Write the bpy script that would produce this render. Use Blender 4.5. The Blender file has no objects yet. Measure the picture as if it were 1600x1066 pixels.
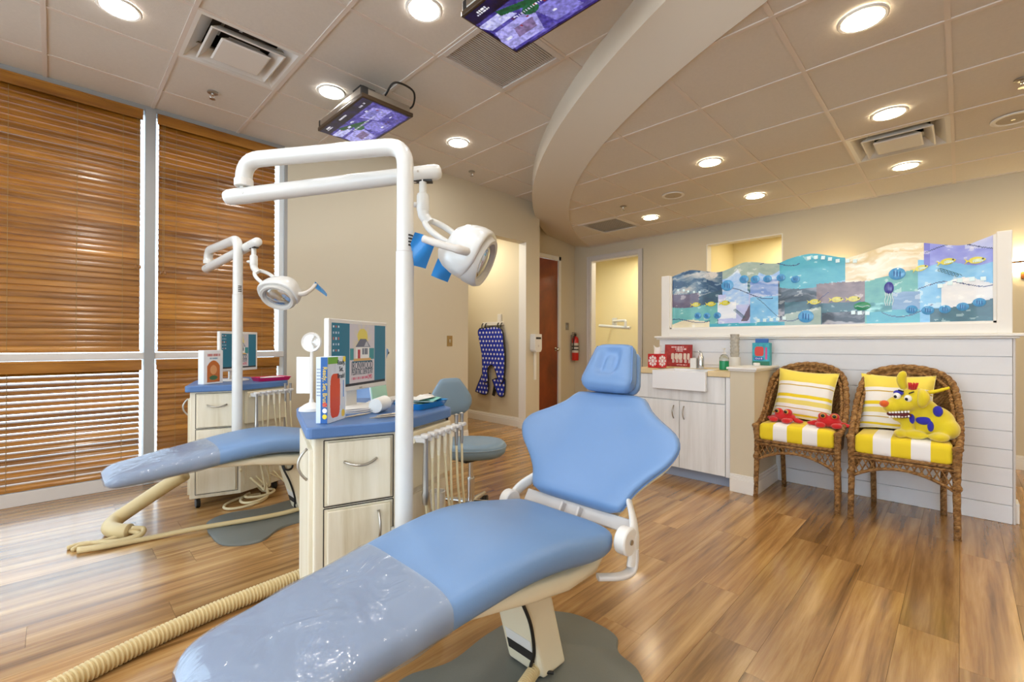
import bpy, bmesh, math, random
import numpy as np
from mathutils import Vector, Matrix, Euler

# ------------------------------------------------------------------ camera
scene = bpy.context.scene
COL = scene.collection
YAW, PITCH, ROLL, FPX, CAM_H = 0.790856, 0.004224, -0.002903, 709.4, 1.15
def cam_axes():
    cy, sy, cp, sp, cr, sr = math.cos(YAW), math.sin(YAW), math.cos(PITCH), math.sin(PITCH), math.cos(ROLL), math.sin(ROLL)
    f = Vector((sy*cp, cy*cp, sp)); rt = Vector((cy, -sy, 0)); dn = f.cross(rt)
    return cr*rt + sr*dn, -sr*rt + cr*dn, f
CR, CD, CF = cam_axes()
cam_data = bpy.data.cameras.new('camera'); cam = bpy.data.objects.new('camera', cam_data); COL.objects.link(cam)
cam_data.sensor_fit = 'HORIZONTAL'; cam_data.sensor_width = 36.0; cam_data.lens = FPX/1600*36
cam_data.clip_start = 0.02; cam_data.clip_end = 200
cam.matrix_world = Matrix(((CR.x, -CD.x, -CF.x, 0), (CR.y, -CD.y, -CF.y, 0), (CR.z, -CD.z, -CF.z, CAM_H), (0, 0, 0, 1)))
scene.camera = cam
# ------------------------------------------------------------------ world, exposure
world = bpy.data.worlds.new('sky'); scene.world = world; world.use_nodes = True
bg = world.node_tree.nodes['Background']
bg.inputs[0].default_value = (0.72, 0.86, 1.0, 1); bg.inputs[1].default_value = 6.0
vs = scene.view_settings
vs.view_transform = 'Standard'; vs.look = 'None'; vs.gamma = 1.0; vs.use_curve_mapping = False
vs.exposure = -0.15
scene.cycles.max_bounces = 8; scene.cycles.diffuse_bounces = 5; scene.cycles.glossy_bounces = 4
scene.cycles.transmission_bounces = 6; scene.cycles.transparent_max_bounces = 12
scene.cycles.sample_clamp_indirect = 6.0
scene.cycles.caustics_reflective = False; scene.cycles.caustics_refractive = False
COOL_LAMP = (1.0, 0.95, 0.88); WARM_LAMP = (1.0, 0.82, 0.54)
LAMP_L, LAMP_R = 110.0, 105.0

rnd = random.Random(7)
# ------------------------------------------------------------------ helpers: materials
def lin(c):
    if isinstance(c, str):
        c = tuple(int(c[i:i+2], 16)/255 for i in (0, 2, 4))
    return tuple(((v/12.92) if v <= 0.04045 else ((v+0.055)/1.055)**2.4) for v in c[:3])
def rgba(c): return (*lin(c), 1.0)
def M(name, col, rough=0.5, metal=0.0, spec=0.5, var=None, bump=None, coat=0.0, emit=None, sheen=0.0, trans=0.0, space='Object'):
    m = bpy.data.materials.new(name); m.use_nodes = True
    nt = m.node_tree; n = nt.nodes; b = n['Principled BSDF']
    b.inputs['Base Color'].default_value = rgba(col); b.inputs['Roughness'].default_value = rough
    b.inputs['Metallic'].default_value = metal; b.inputs['Specular IOR Level'].default_value = spec
    b.inputs['Coat Weight'].default_value = coat; b.inputs['Coat Roughness'].default_value = 0.12
    b.inputs['Sheen Weight'].default_value = sheen; b.inputs['Transmission Weight'].default_value = trans
    if emit: b.inputs['Emission Color'].default_value = rgba(emit[0]); b.inputs['Emission Strength'].default_value = emit[1]
    tc = n.new('ShaderNodeTexCoord')
    if var:
        ns = n.new('ShaderNodeTexNoise'); ns.inputs['Scale'].default_value = var[0]; ns.inputs['Detail'].default_value = 4
        nt.links.new(tc.outputs[space], ns.inputs['Vector'])
        hs = n.new('ShaderNodeHueSaturation'); hs.inputs['Color'].default_value = rgba(col)
        mr = n.new('ShaderNodeMapRange'); mr.inputs['To Min'].default_value = 1-var[1]; mr.inputs['To Max'].default_value = 1+var[1]
        nt.links.new(ns.outputs['Fac'], mr.inputs['Value']); nt.links.new(mr.outputs['Result'], hs.inputs['Value'])
        nt.links.new(hs.outputs['Color'], b.inputs['Base Color'])
    if bump:
        ns = n.new('ShaderNodeTexNoise'); ns.inputs['Scale'].default_value = bump[0]; ns.inputs['Detail'].default_value = 3
        nt.links.new(tc.outputs[space], ns.inputs['Vector'])
        bp = n.new('ShaderNodeBump'); bp.inputs['Strength'].default_value = bump[1]; bp.inputs['Distance'].default_value = 0.004
        nt.links.new(ns.outputs['Fac'], bp.inputs['Height']); nt.links.new(bp.outputs['Normal'], b.inputs['Normal'])
    return m
def ramp(nt, stops, interp='LINEAR'):
    r = nt.nodes.new('ShaderNodeValToRGB'); r.color_ramp.interpolation = interp
    el = r.color_ramp.elements
    while len(el) < len(stops): el.new(0.5)
    for e, (p, c) in zip(el, stops): e.position = p; e.color = rgba(c)
    return r
def wood(name, dark, mid, light, scale=(1.2, 14, 14), rough=0.35, coat=0.0, streak=1.0, bump=0.15, val=(0.75, 1.2)):
    """grain runs along local X; every object gets its own shift and tone"""
    m = bpy.data.materials.new(name); m.use_nodes = True
    nt = m.node_tree; n = nt.nodes; b = n['Principled BSDF']
    tc = n.new('ShaderNodeTexCoord'); oi = n.new('ShaderNodeObjectInfo')
    add = n.new('ShaderNodeVectorMath'); add.operation = 'MULTIPLY_ADD'
    sh = n.new('ShaderNodeVectorMath'); sh.operation = 'SCALE'; sh.inputs[0].default_value = (37, 91, 13)
    nt.links.new(oi.outputs['Random'], sh.inputs['Scale'])
    nt.links.new(tc.outputs['Object'], add.inputs[0]); add.inputs[1].default_value = scale; nt.links.new(sh.outputs['Vector'], add.inputs[2])
    ns = n.new('ShaderNodeTexNoise'); ns.inputs['Scale'].default_value = 1.0; ns.inputs['Detail'].default_value = 7; ns.inputs['Roughness'].default_value = 0.62; ns.inputs['Distortion'].default_value = 0.7*streak
    nt.links.new(add.outputs['Vector'], ns.inputs['Vector'])
    r = ramp(nt, [(0.28, dark), (0.48, mid), (0.72, light)]); nt.links.new(ns.outputs['Fac'], r.inputs['Fac'])
    hs = n.new('ShaderNodeHueSaturation'); mr = n.new('ShaderNodeMapRange'); mr.inputs['To Min'].default_value = val[0]; mr.inputs['To Max'].default_value = val[1]
    fr = n.new('ShaderNodeMath'); fr.operation = 'FRACT'; ml = n.new('ShaderNodeMath'); ml.operation = 'MULTIPLY'; ml.inputs[1].default_value = 7.31
    nt.links.new(oi.outputs['Random'], ml.inputs[0]); nt.links.new(ml.outputs[0], fr.inputs[0]); nt.links.new(fr.outputs[0], mr.inputs['Value'])
    nt.links.new(mr.outputs['Result'], hs.inputs['Value']); nt.links.new(r.outputs['Color'], hs.inputs['Color'])
    nt.links.new(hs.outputs['Color'], b.inputs['Base Color'])
    b.inputs['Roughness'].default_value = rough; b.inputs['Coat Weight'].default_value = coat; b.inputs['Coat Roughness'].default_value = 0.15
    if bump:
        bp = n.new('ShaderNodeBump'); bp.inputs['Strength'].default_value = bump; bp.inputs['Distance'].default_value = 0.002
        nt.links.new(ns.outputs['Fac'], bp.inputs['Height']); nt.links.new(bp.outputs['Normal'], b.inputs['Normal'])
    return m
def stripes(name, axis, stops, lo, hi, rough=0.8):
    """woven stripes across local axis (0 x, 1 y, 2 z) between lo and hi"""
    m = bpy.data.materials.new(name); m.use_nodes = True
    nt = m.node_tree; n = nt.nodes; b = n['Principled BSDF']
    tc = n.new('ShaderNodeTexCoord'); sp = n.new('ShaderNodeSeparateXYZ'); nt.links.new(tc.outputs['Object'], sp.inputs[0])
    mr = n.new('ShaderNodeMapRange'); mr.inputs['From Min'].default_value = lo; mr.inputs['From Max'].default_value = hi
    nt.links.new(sp.outputs[axis], mr.inputs['Value'])
    r = ramp(nt, stops, 'CONSTANT'); nt.links.new(mr.outputs['Result'], r.inputs['Fac']); nt.links.new(r.outputs['Color'], b.inputs['Base Color'])
    b.inputs['Roughness'].default_value = rough; b.inputs['Sheen Weight'].default_value = 0.2
    ns = n.new('ShaderNodeTexNoise'); ns.inputs['Scale'].default_value = 400
    nt.links.new(tc.outputs['Object'], ns.inputs['Vector'])
    bp = n.new('ShaderNodeBump'); bp.inputs['Strength'].default_value = 0.15; bp.inputs['Distance'].default_value = 0.002
    nt.links.new(ns.outputs['Fac'], bp.inputs['Height']); nt.links.new(bp.outputs['Normal'], b.inputs['Normal'])
    return m
def attr_mat(name, rough=0.3, emit=0.0, spec=0.5, coat=0.0):
    m = bpy.data.materials.new(name); m.use_nodes = True
    nt = m.node_tree; n = nt.nodes; b = n['Principled BSDF']
    at = n.new('ShaderNodeAttribute'); at.attribute_name = 'print'
    nt.links.new(at.outputs['Color'], b.inputs['Base Color']); b.inputs['Roughness'].default_value = rough
    b.inputs['Specular IOR Level'].default_value = spec; b.inputs['Coat Weight'].default_value = coat
    if emit:
        nt.links.new(at.outputs['Color'], b.inputs['Emission Color']); b.inputs['Emission Strength'].default_value = emit
        b.inputs['Base Color'].default_value = (0, 0, 0, 1); nt.links.remove(b.inputs['Base Color'].links[0])
    return m
# ------------------------------------------------------------------ helpers: meshes
class MB:
    """collects shapes for ONE mesh object"""
    def __init__(s): s.v = []; s.f = []
    def add(s, vs, fs, mat=None):
        o = len(s.v)
        if mat is not None: vs = [mat @ Vector(p) for p in vs]
        s.v += [tuple(p) for p in vs]; s.f += [tuple(i+o for i in f) for f in fs]; return s
    def box(s, c, d, mat=None, rz=0.0):
        hx, hy, hz = d[0]/2, d[1]/2, d[2]/2
        vs = [Vector((sx*hx, sy*hy, sz*hz)) for sz in (-1, 1) for sy in (-1, 1) for sx in (-1, 1)]
        if rz: R = Matrix.Rotation(rz, 3, 'Z'); vs = [R @ p for p in vs]
        vs = [p + Vector(c) for p in vs]
        return s.add(vs, [(0, 2, 3, 1), (4, 5, 7, 6), (0, 1, 5, 4), (2, 6, 7, 3), (0, 4, 6, 2), (1, 3, 7, 5)], mat)
    def bb(s, x0, x1, y0, y1, z0, z1): return s.box(((x0+x1)/2, (y0+y1)/2, (z0+z1)/2), (abs(x1-x0), abs(y1-y0), abs(z1-z0)))
    def prism(s, poly, z0, z1, mat=None):
        n = len(poly)
        a = sum(poly[i][0]*poly[(i+1) % n][1]-poly[(i+1) % n][0]*poly[i][1] for i in range(n))
        if a < 0: poly = poly[::-1]
        vs = [(p[0], p[1], z0) for p in poly] + [(p[0], p[1], z1) for p in poly]
        fs = [tuple(range(n))[::-1], tuple(range(n, 2*n))] + [(i, (i+1) % n, n+(i+1) % n, n+i) for i in range(n)]
        return s.add(vs, fs, mat)
    def rings(s, rs, cap=True, closed=False, mat=None):
        n = len(rs[0]); vs = [p for r in rs for p in r]; fs = []
        m = len(rs)
        for i in range(m if closed else m-1):
            j = (i+1) % m
            for k in range(n): fs.append((i*n+k, i*n+(k+1) % n, j*n+(k+1) % n, j*n+k))
        if cap and not closed: fs.append(tuple(range(n))[::-1]); fs.append(tuple((m-1)*n+k for k in range(n)))
        return s.add(vs, fs, mat)
    def tube(s, pts, r, n=10, closed=False, mat=None, cap=True):
        pts = [Vector(p) for p in pts]; m = len(pts); rs = []
        rad = r if hasattr(r, '__len__') else [r]*m
        up = None
        for i, p in enumerate(pts):
            a = pts[(i-1) % m] if (i or closed) else p; b = pts[(i+1) % m] if (i < m-1 or closed) else p
            t = (b-a)
            if t.length < 1e-9: t = Vector((0, 0, 1))
            t.normalize()
            if up is None:
                up = Vector((0, 0, 1)) if abs(t.z) < 0.9 else Vector((1, 0, 0))
            u = up - t*up.dot(t)
            if u.length < 1e-6: u = t.orthogonal()
            u.normalize(); w = t.cross(u); up = u
            rs.append([p + (u*math.cos(2*math.pi*k/n) + w*math.sin(2*math.pi*k/n))*rad[i] for k in range(n)])
        return s.rings(rs, cap, closed, mat)
    def cyl(s, p0, p1, r0, r1=None, n=16, mat=None): return s.tube([p0, p1], [r0, r0 if r1 is None else r1], n, mat=mat)
    def lathe(s, prof, n=24, c=(0, 0, 0), mat=None):
        rs = [[(c[0]+r*math.cos(2*math.pi*k/n), c[1]+r*math.sin(2*math.pi*k/n), c[2]+z) for k in range(n)] for r, z in prof]
        return s.rings(rs, True, False, mat)
    def ell(s, c, d, mat=None, nu=16, nv=10, rot=None):
        R = rot.to_matrix() if rot is not None else Matrix.Identity(3)
        rs = []
        for i in range(nv+1):
            a = math.pi*(0.02+0.96*i/nv)
            rs.append([Vector(c) + R @ Vector((d[0]*math.sin(a)*math.cos(2*math.pi*k/nu), d[1]*math.sin(a)*math.sin(2*math.pi*k/nu), -d[2]*math.cos(a))) for k in range(nu)])
        return s.rings(rs, True, False, mat)
    def grid(s, fn, nu, nv):
        vs = [fn(i/nu, j/nv) for j in range(nv+1) for i in range(nu+1)]
        fs = [(j*(nu+1)+i, j*(nu+1)+i+1, (j+1)*(nu+1)+i+1, (j+1)*(nu+1)+i) for j in range(nv) for i in range(nu)]
        return s.add(vs, fs)
    def build(s, name, mat, parent=None, smooth=False, bevel=0.0, sub=0, loc=None, rot=None, segs=2, angle=None):
        me = bpy.data.meshes.new(name); me.from_pydata([tuple(p) for p in s.v], [], s.f)
        bm = bmesh.new(); bm.from_mesh(me); bmesh.ops.recalc_face_normals(bm, faces=bm.faces); bm.to_mesh(me); bm.free()
        me.materials.append(mat)
        if smooth:
            for p in me.polygons: p.use_smooth = True
            if smooth != 'all': me.set_sharp_from_angle(angle=math.radians(angle or 42))
        o = bpy.data.objects.new(name, me); COL.objects.link(o)
        if parent is not None: o.parent = parent
        if loc is not None: o.location = loc
        if rot is not None: o.rotation_euler = rot
        if bevel:
            bv = o.modifiers.new('bevel', 'BEVEL'); bv.width = bevel; bv.segments = segs; bv.limit_method = 'ANGLE'; bv.angle_limit = math.radians(40)
        if sub:
            sb = o.modifiers.new('sub', 'SUBSURF'); sb.levels = sub; sb.render_levels = sub
        return o
def tag(o, label=None, cat=None, group=None, kind=None):
    if label: o['label'] = label
    if cat: o['category'] = cat
    if group: o['group'] = group
    if kind: o['kind'] = kind
    return o
def empty(name, loc=(0, 0, 0), rz=0.0, label=None, cat=None, group=None):
    o = bpy.data.objects.new(name, None); COL.objects.link(o); o.location = loc; o.rotation_euler = (0, 0, rz); o.empty_display_size = 0.1
    return tag(o, label, cat, group)
def copy_tree(o, parent=None):
    c = o.copy(); COL.objects.link(c); c.parent = parent
    for ch in list(o.children): copy_tree(ch, c)
    return c
def struct(o): o['kind'] = 'structure'; return o
def arc(c, r, a0, a1, n, plane='xy'):
    out = []
    for i in range(n+1):
        a = a0+(a1-a0)*i/n; u, v = r*math.cos(a), r*math.sin(a)
        out.append(Vector((c[0]+u, c[1]+v, c[2])) if plane == 'xy' else Vector((c[0]+u, c[1], c[2]+v)) if plane == 'xz' else Vector((c[0], c[1]+u, c[2]+v)))
    return out
def spline(pts, n=8):
    """Catmull-Rom through the points"""
    P = [Vector(p) for p in pts]; P = [2*P[0]-P[1]] + P + [2*P[-1]-P[-2]]; out = []
    for i in range(1, len(P)-2):
        for k in range(n):
            t = k/n; a, b, c, d = P[i-1], P[i], P[i+1], P[i+2]
            out.append(0.5*((2*b)+(c-a)*t+(2*a-5*b+4*c-d)*t*t+(3*b-a-3*c+d)*t**3))
    return out + [P[-2]]
def interp(x, xs, ys): return float(np.interp(x, xs, ys))
def smooth_interp(xs, ys):
    pts = spline([(x, y, 0) for x, y in zip(xs, ys)], 8); X = [p[0] for p in pts]; Y = [p[1] for p in pts]
    return lambda x: float(np.interp(x, X, Y))
def clip_convex(poly, clip):
    """keep the part of poly inside the convex, counter-clockwise polygon clip"""
    out = poly
    for i in range(len(clip)):
        a, b = clip[i], clip[(i+1) % len(clip)]
        if not out: return []
        ins = lambda p: (b[0]-a[0])*(p[1]-a[1])-(b[1]-a[1])*(p[0]-a[0]) >= -1e-9
        res = []
        for k in range(len(out)):
            p, q = out[k], out[(k+1) % len(out)]
            ip, iq = ins(p), ins(q)
            if ip: res.append(p)
            if ip != iq:
                dx, dy = b[0]-a[0], b[1]-a[1]
                t = (dx*(a[1]-p[1])-dy*(a[0]-p[0]))/(dx*(q[1]-p[1])-dy*(q[0]-p[0]))
                res.append((p[0]+t*(q[0]-p[0]), p[1]+t*(q[1]-p[1])))
        out = res
    return out
def picture(name, w, h, nx, ny, fn, mat, parent, frame, top=None):
    """flat print: a fine mesh in the plane of `frame` (4x4), u right, v up, with one colour per cell"""
    vs = []; fs = []
    for j in range(ny+1):
        for i in range(nx+1):
            u = i/nx; hh = h if top is None else top(u)
            vs.append(frame @ Vector(((u-0.5)*w, j/ny*hh, 0)))
    for j in range(ny):
        for i in range(nx): fs.append((j*(nx+1)+i, j*(nx+1)+i+1, (j+1)*(nx+1)+i+1, (j+1)*(nx+1)+i))
    me = bpy.data.meshes.new(name); me.from_pydata(vs, [], fs); me.materials.append(mat)
    U, V = np.meshgrid((np.arange(nx)+0.5)/nx, (np.arange(ny)+0.5)/ny)
    colr = fn(U, V)                                            # (ny, nx, 3) sRGB
    c = np.where(colr <= 0.04045, colr/12.92, ((colr+0.055)/1.055)**2.4).reshape(-1, 3)
    at = me.attributes.new('print', 'FLOAT_COLOR', 'FACE')
    at.data.foreach_set('color', np.c_[c, np.ones(len(c))].astype(np.float32).ravel())
    o = bpy.data.objects.new(name, me); COL.objects.link(o)
    if parent is not None: o.parent = parent
    return o
def vnoise(U, V, fx, fy, seed, octaves=3):
    r = np.random.RandomState(seed); out = np.zeros_like(U); amp = 1.0; tot = 0
    for k in range(octaves):
        g = r.rand(64, 64); x = (U*fx*2**k) % 63; y = (V*fy*2**k) % 63
        xi, yi = x.astype(int), y.astype(int); tx, ty = x-xi, y-yi; tx = tx*tx*(3-2*tx); ty = ty*ty*(3-2*ty)
        out += amp*((g[yi, xi]*(1-tx)+g[yi, xi+1]*tx)*(1-ty)+(g[yi+1, xi]*(1-tx)+g[yi+1, xi+1]*tx)*ty); tot += amp; amp *= 0.5
    return out/tot
def text(name, body, size, mat, parent, frame, align='CENTER', extrude=0.0004, sx=1.0, fit=None):
    cu = bpy.data.curves.new(name, 'FONT'); cu.body = body; cu.size = size; cu.align_x = align; cu.align_y = 'CENTER'; cu.extrude = extrude; cu.resolution_u = 3
    tmp = bpy.data.objects.new(name+'_tmp', cu); COL.objects.link(tmp)
    dg = bpy.context.evaluated_depsgraph_get(); me = bpy.data.meshes.new_from_object(tmp.evaluated_get(dg))
    bpy.data.objects.remove(tmp); bpy.data.curves.remove(cu)
    if fit:
        xs_ = [v.co.x for v in me.vertices]; sx = fit/(max(xs_)-min(xs_))
    me.transform(frame @ Matrix.Diagonal((sx, 1, 1, 1))); me.materials.clear(); me.materials.append(mat)
    o = bpy.data.objects.new(name, me); COL.objects.link(o)
    if parent is not None: o.parent = parent
    return o
def frame(o, u, v):
    """4x4 with origin o, x axis u, y axis v"""
    u = Vector(u).normalized(); v = Vector(v); v = (v-u*v.dot(u)).normalized(); w = u.cross(v); o = Vector(o)
    return Matrix(((u.x, v.x, w.x, o.x), (u.y, v.y, w.y, o.y), (u.z, v.z, w.z, o.z), (0, 0, 0, 1)))
def in_view(p, margin=60):
    d = Vector(p)-Vector((0, 0, CAM_H)); z = d.dot(CF)
    if z < 0.25: return False
    x = 800+FPX*d.dot(CR)/z; y = 533+FPX*d.dot(CD)/z
    return -margin < x < 1600+margin and -margin < y < 1066+margin
# ------------------------------------------------------------------ materials
MAT = dict(
    floor=wood('oak_plank', '6b4a26', 'a67c4a', 'd2ab72', scale=(1.0, 19, 19), rough=0.26, coat=0.45, streak=0.45, val=(0.66, 1.06)),
    subfloor=M('subfloor', '2a1b10', 0.8),
    tile=M('ceiling_tile', 'd6d0c8', 0.9, var=(60, 0.05), bump=(250, 0.25)),
    tbar=M('ceiling_grid_metal', 'd8cdc4', 0.5),

    soffit=M('soffit_paint', 'd3c9b8', 0.75, bump=(150, 0.05)),

    wall=M('beige_wall_paint', 'cfc5ae', 0.75, bump=(180, 0.06)),


    wall_room=M('cream_paint', 'e9dcae', 0.75, bump=(180, 0.06)),
    trim=M('white_trim', 'e6e4e0', 0.45),
    trim_grey=M('greige_trim', 'cfcac6', 0.45),
    alu=M('window_aluminium', 'a3a5a6', 0.45, 0.3),
    alu_daylit=M('window_jamb_daylit', 'dde6ec', 0.5),  # cool daylight on the jamb is put into this pale blue
    glass=None,
    slat=wood('stained_blind_wood', '5e350a', '945f1a', 'bb8234', scale=(1.1, 9, 9), rough=0.3, coat=0.4, streak=0.2, val=(0.80, 1.12)),
    cord=M('blind_cord', '8f774c', 0.7),
    door=wood('cherry_door', '4a1a06', '7a3212', '9a4a1e', scale=(1.5, 1.5, 1.0), rough=0.35, coat=0.3, val=(0.95, 1.05)),
    chrome=M('chrome', 'd6d6d6', 0.18, 1.0), steel=M('brushed_steel', 'b7b2a9', 0.35, 1.0),
    black=M('black_plastic', '151515', 0.45), rubber=M('dark_rubber', '26221f', 0.6),
    white_enamel=M('white_enamel', 'dadbd9', 0.28, coat=0.3),
    white_plastic=M('white_plastic', 'e0deda', 0.4),
    cream_plastic=M('cream_plastic', 'e6dcc0', 0.4),
    film_blue=M('blue_barrier_film', '2b8fe0', 0.25, trans=0.15),
    vinyl=M('blue_vinyl', '6f91be', 0.36, spec=0.45, var=(6, 0.03), bump=(420, 0.10)),
    vinyl_grey=M('slate_blue_vinyl', '7d97ad', 0.4, spec=0.45, var=(6, 0.03), bump=(420, 0.12)),
    piping=M('vinyl_piping', '5f82b6', 0.4),
    laminate_blue=M('blue_laminate', '5377ac', 0.4, var=(300, 0.06)),
    cab=wood('whitewashed_ash', 'cbbfa0', 'e0d8c2', 'ece6d6', scale=(14, 14, 1.0), rough=0.5, streak=0.4, bump=0.1, val=(0.97, 1.03)),
    cab_white=wood('white_washed_sink_cabinet', 'd2d3d2', 'e2e4e6', 'eceef0', scale=(14, 14, 1.0), rough=0.5, streak=0.3, bump=0.08, val=(0.98, 1.02)),
    shiplap=M('white_shiplap_paint', 'e3e5ea', 0.6, var=(12, 0.03), bump=(60, 0.10)),
    butcher=wood('butcher_block', 'bfa678', 'd6bf92', 'e6d3aa', scale=(10, 1.0, 10), rough=0.45, streak=0.3, val=(1, 1)),
    fireclay=M('white_fireclay', 'eef0f4', 0.25),
    wicker=None,
    red=M('red_paint', 'c01a12', 0.35, coat=0.3),
    hose=M('beige_hose', 'cdb888', 0.5), tube=M('cream_tubing', 'd9cba4', 0.5),
    mat_grey=M('dark_grey_floor_plate', '6a6e6a', 0.5, var=(200, 0.08), bump=(300, 0.15)),
    bronze=M('bronze', '7a4a22', 0.4, 0.8),
    brass=M('brass_plate', 'a48a5c', 0.4, 0.6),
)
def glass_mat():
    m = bpy.data.materials.new('window_glass'); m.use_nodes = True; nt = m.node_tree; n = nt.nodes
    for x in list(n): n.remove(x)
    out = n.new('ShaderNodeOutputMaterial'); mx = n.new('ShaderNodeMixShader'); tr = n.new('ShaderNodeBsdfTransparent'); gl = n.new('ShaderNodeBsdfGlossy')
    gl.inputs['Roughness'].default_value = 0.02; mx.inputs[0].default_value = 0.06; tr.inputs[0].default_value = (0.94, 0.97, 0.98, 1)
    nt.links.new(tr.outputs[0], mx.inputs[1]); nt.links.new(gl.outputs[0], mx.inputs[2]); nt.links.new(mx.outputs[0], out.inputs[0]); return m
MAT['glass'] = glass_mat()
def film_mat():
    m = bpy.data.materials.new('clear_plastic_sleeve'); m.use_nodes = True; nt = m.node_tree; n = nt.nodes
    for x in list(n): n.remove(x)
    out = n.new('ShaderNodeOutputMaterial'); mx = n.new('ShaderNodeMixShader'); tr = n.new('ShaderNodeBsdfTransparent'); gl = n.new('ShaderNodeBsdfPrincipled')
    gl.inputs['Base Color'].default_value = (0.40, 0.42, 0.45, 1); gl.inputs['Roughness'].default_value = 0.16; gl.inputs['Coat Weight'].default_value = 0.6; gl.inputs['Coat Roughness'].default_value = 0.05
    mx.inputs[0].default_value = 0.42
    tc = n.new('ShaderNodeTexCoord'); ns = n.new('ShaderNodeTexNoise'); ns.inputs['Scale'].default_value = 9; ns.inputs['Detail'].default_value = 3; ns.inputs['Distortion'].default_value = 1.5
    bp = n.new('ShaderNodeBump'); bp.inputs['Strength'].default_value = 0.5; bp.inputs['Distance'].default_value = 0.02
    nt.links.new(tc.outputs['Object'], ns.inputs['Vector']); nt.links.new(ns.outputs['Fac'], bp.inputs['Height'])
    nt.links.new(bp.outputs['Normal'], gl.inputs['Normal']); nt.links.new(bp.outputs['Normal'], gl.inputs['Coat Normal'])
    nt.links.new(tr.outputs[0], mx.inputs[1]); nt.links.new(gl.outputs[0], mx.inputs[2]); nt.links.new(mx.outputs[0], out.inputs[0]); return m
MAT['film'] = film_mat()
def wicker_mat():
    m = bpy.data.materials.new('woven_wicker'); m.use_nodes = True; nt = m.node_tree; n = nt.nodes; b = n['Principled BSDF']
    tc = n.new('ShaderNodeTexCoord'); ns = n.new('ShaderNodeTexNoise'); ns.inputs['Scale'].default_value = 45; ns.inputs['Detail'].default_value = 4
    nt.links.new(tc.outputs['Object'], ns.inputs['Vector'])
    r = ramp(nt, [(0.3, '6e4a26'), (0.5, 'a87a46'), (0.75, 'cfa46a')]); nt.links.new(ns.outputs['Fac'], r.inputs['Fac'])
    wv = n.new('ShaderNodeTexWave'); wv.bands_direction = 'Z'; wv.inputs['Scale'].default_value = 38; wv.inputs['Distortion'].default_value = 1.5
    nt.links.new(tc.outputs['Object'], wv.inputs['Vector'])
    wy = n.new('ShaderNodeTexWave'); wy.bands_direction = 'DIAGONAL'; wy.inputs['Scale'].default_value = 22; wy.inputs['Distortion'].default_value = 1.0
    nt.links.new(tc.outputs['Object'], wy.inputs['Vector'])
    mu = n.new('ShaderNodeMath'); mu.operation = 'ADD'; nt.links.new(wv.outputs['Fac'], mu.inputs[0]); nt.links.new(wy.outputs['Fac'], mu.inputs[1])
    mx = n.new('ShaderNodeMix'); mx.data_type = 'RGBA'; mx.blend_type = 'MULTIPLY'; mx.inputs[0].default_value = 0.5
    mr = n.new('ShaderNodeMapRange'); mr.inputs['From Max'].default_value = 2; mr.inputs['To Min'].default_value = 0.35; mr.inputs['To Max'].default_value = 1.2; nt.links.new(mu.outputs[0], mr.inputs['Value'])
    nt.links.new(r.outputs['Color'], mx.inputs[6]); nt.links.new(mr.outputs['Result'], mx.inputs[7]); nt.links.new(mx.outputs[2], b.inputs['Base Color'])
    bp = n.new('ShaderNodeBump'); bp.inputs['Strength'].default_value = 0.8; bp.inputs['Distance'].default_value = 0.006
    nt.links.new(mu.outputs[0], bp.inputs['Height']); nt.links.new(bp.outputs['Normal'], b.inputs['Normal']); b.inputs['Roughness'].default_value = 0.5
    return m
MAT['wicker'] = wicker_mat()
def lamp_mat(name, col, strength):
    m = bpy.data.materials.new(name); m.use_nodes = True; nt = m.node_tree; b = nt.nodes['Principled BSDF']
    b.inputs['Base Color'].default_value = (0.8, 0.8, 0.8, 1); b.inputs['Emission Color'].default_value = (*col, 1); b.inputs['Emission Strength'].default_value = strength
    return m
MAT['lamp_cool'] = lamp_mat('downlight_lens_neutral', COOL_LAMP, LAMP_L)
MAT['lamp_room'] = lamp_mat('downlight_lens_side_room', (1.0, 0.90, 0.70), 300.0)
MAT['lamp_warm'] = lamp_mat('downlight_lens_warm', WARM_LAMP, LAMP_R)
# ------------------------------------------------------------------ the room shell
ZL, ZR = 3.048, 2.735           # upper ceiling by the windows, lower ceiling beyond the curved soffit
YW, Y2, YD, XF = 4.67, 4.12, 4.68, 6.25
XB, YB = -3.2, -3.6             # walls behind the camera
LC, LR_ = (8.944, -1.877), 7.398
RC, RR_ = (8.264, -1.721), 6.405
WALL = MAT['wall']
def wall(name, pieces, mat=None):
    mb = MB()
    for p in pieces: mb.bb(*p)
    o = struct(mb.build(name, mat or WALL)); return o
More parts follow.
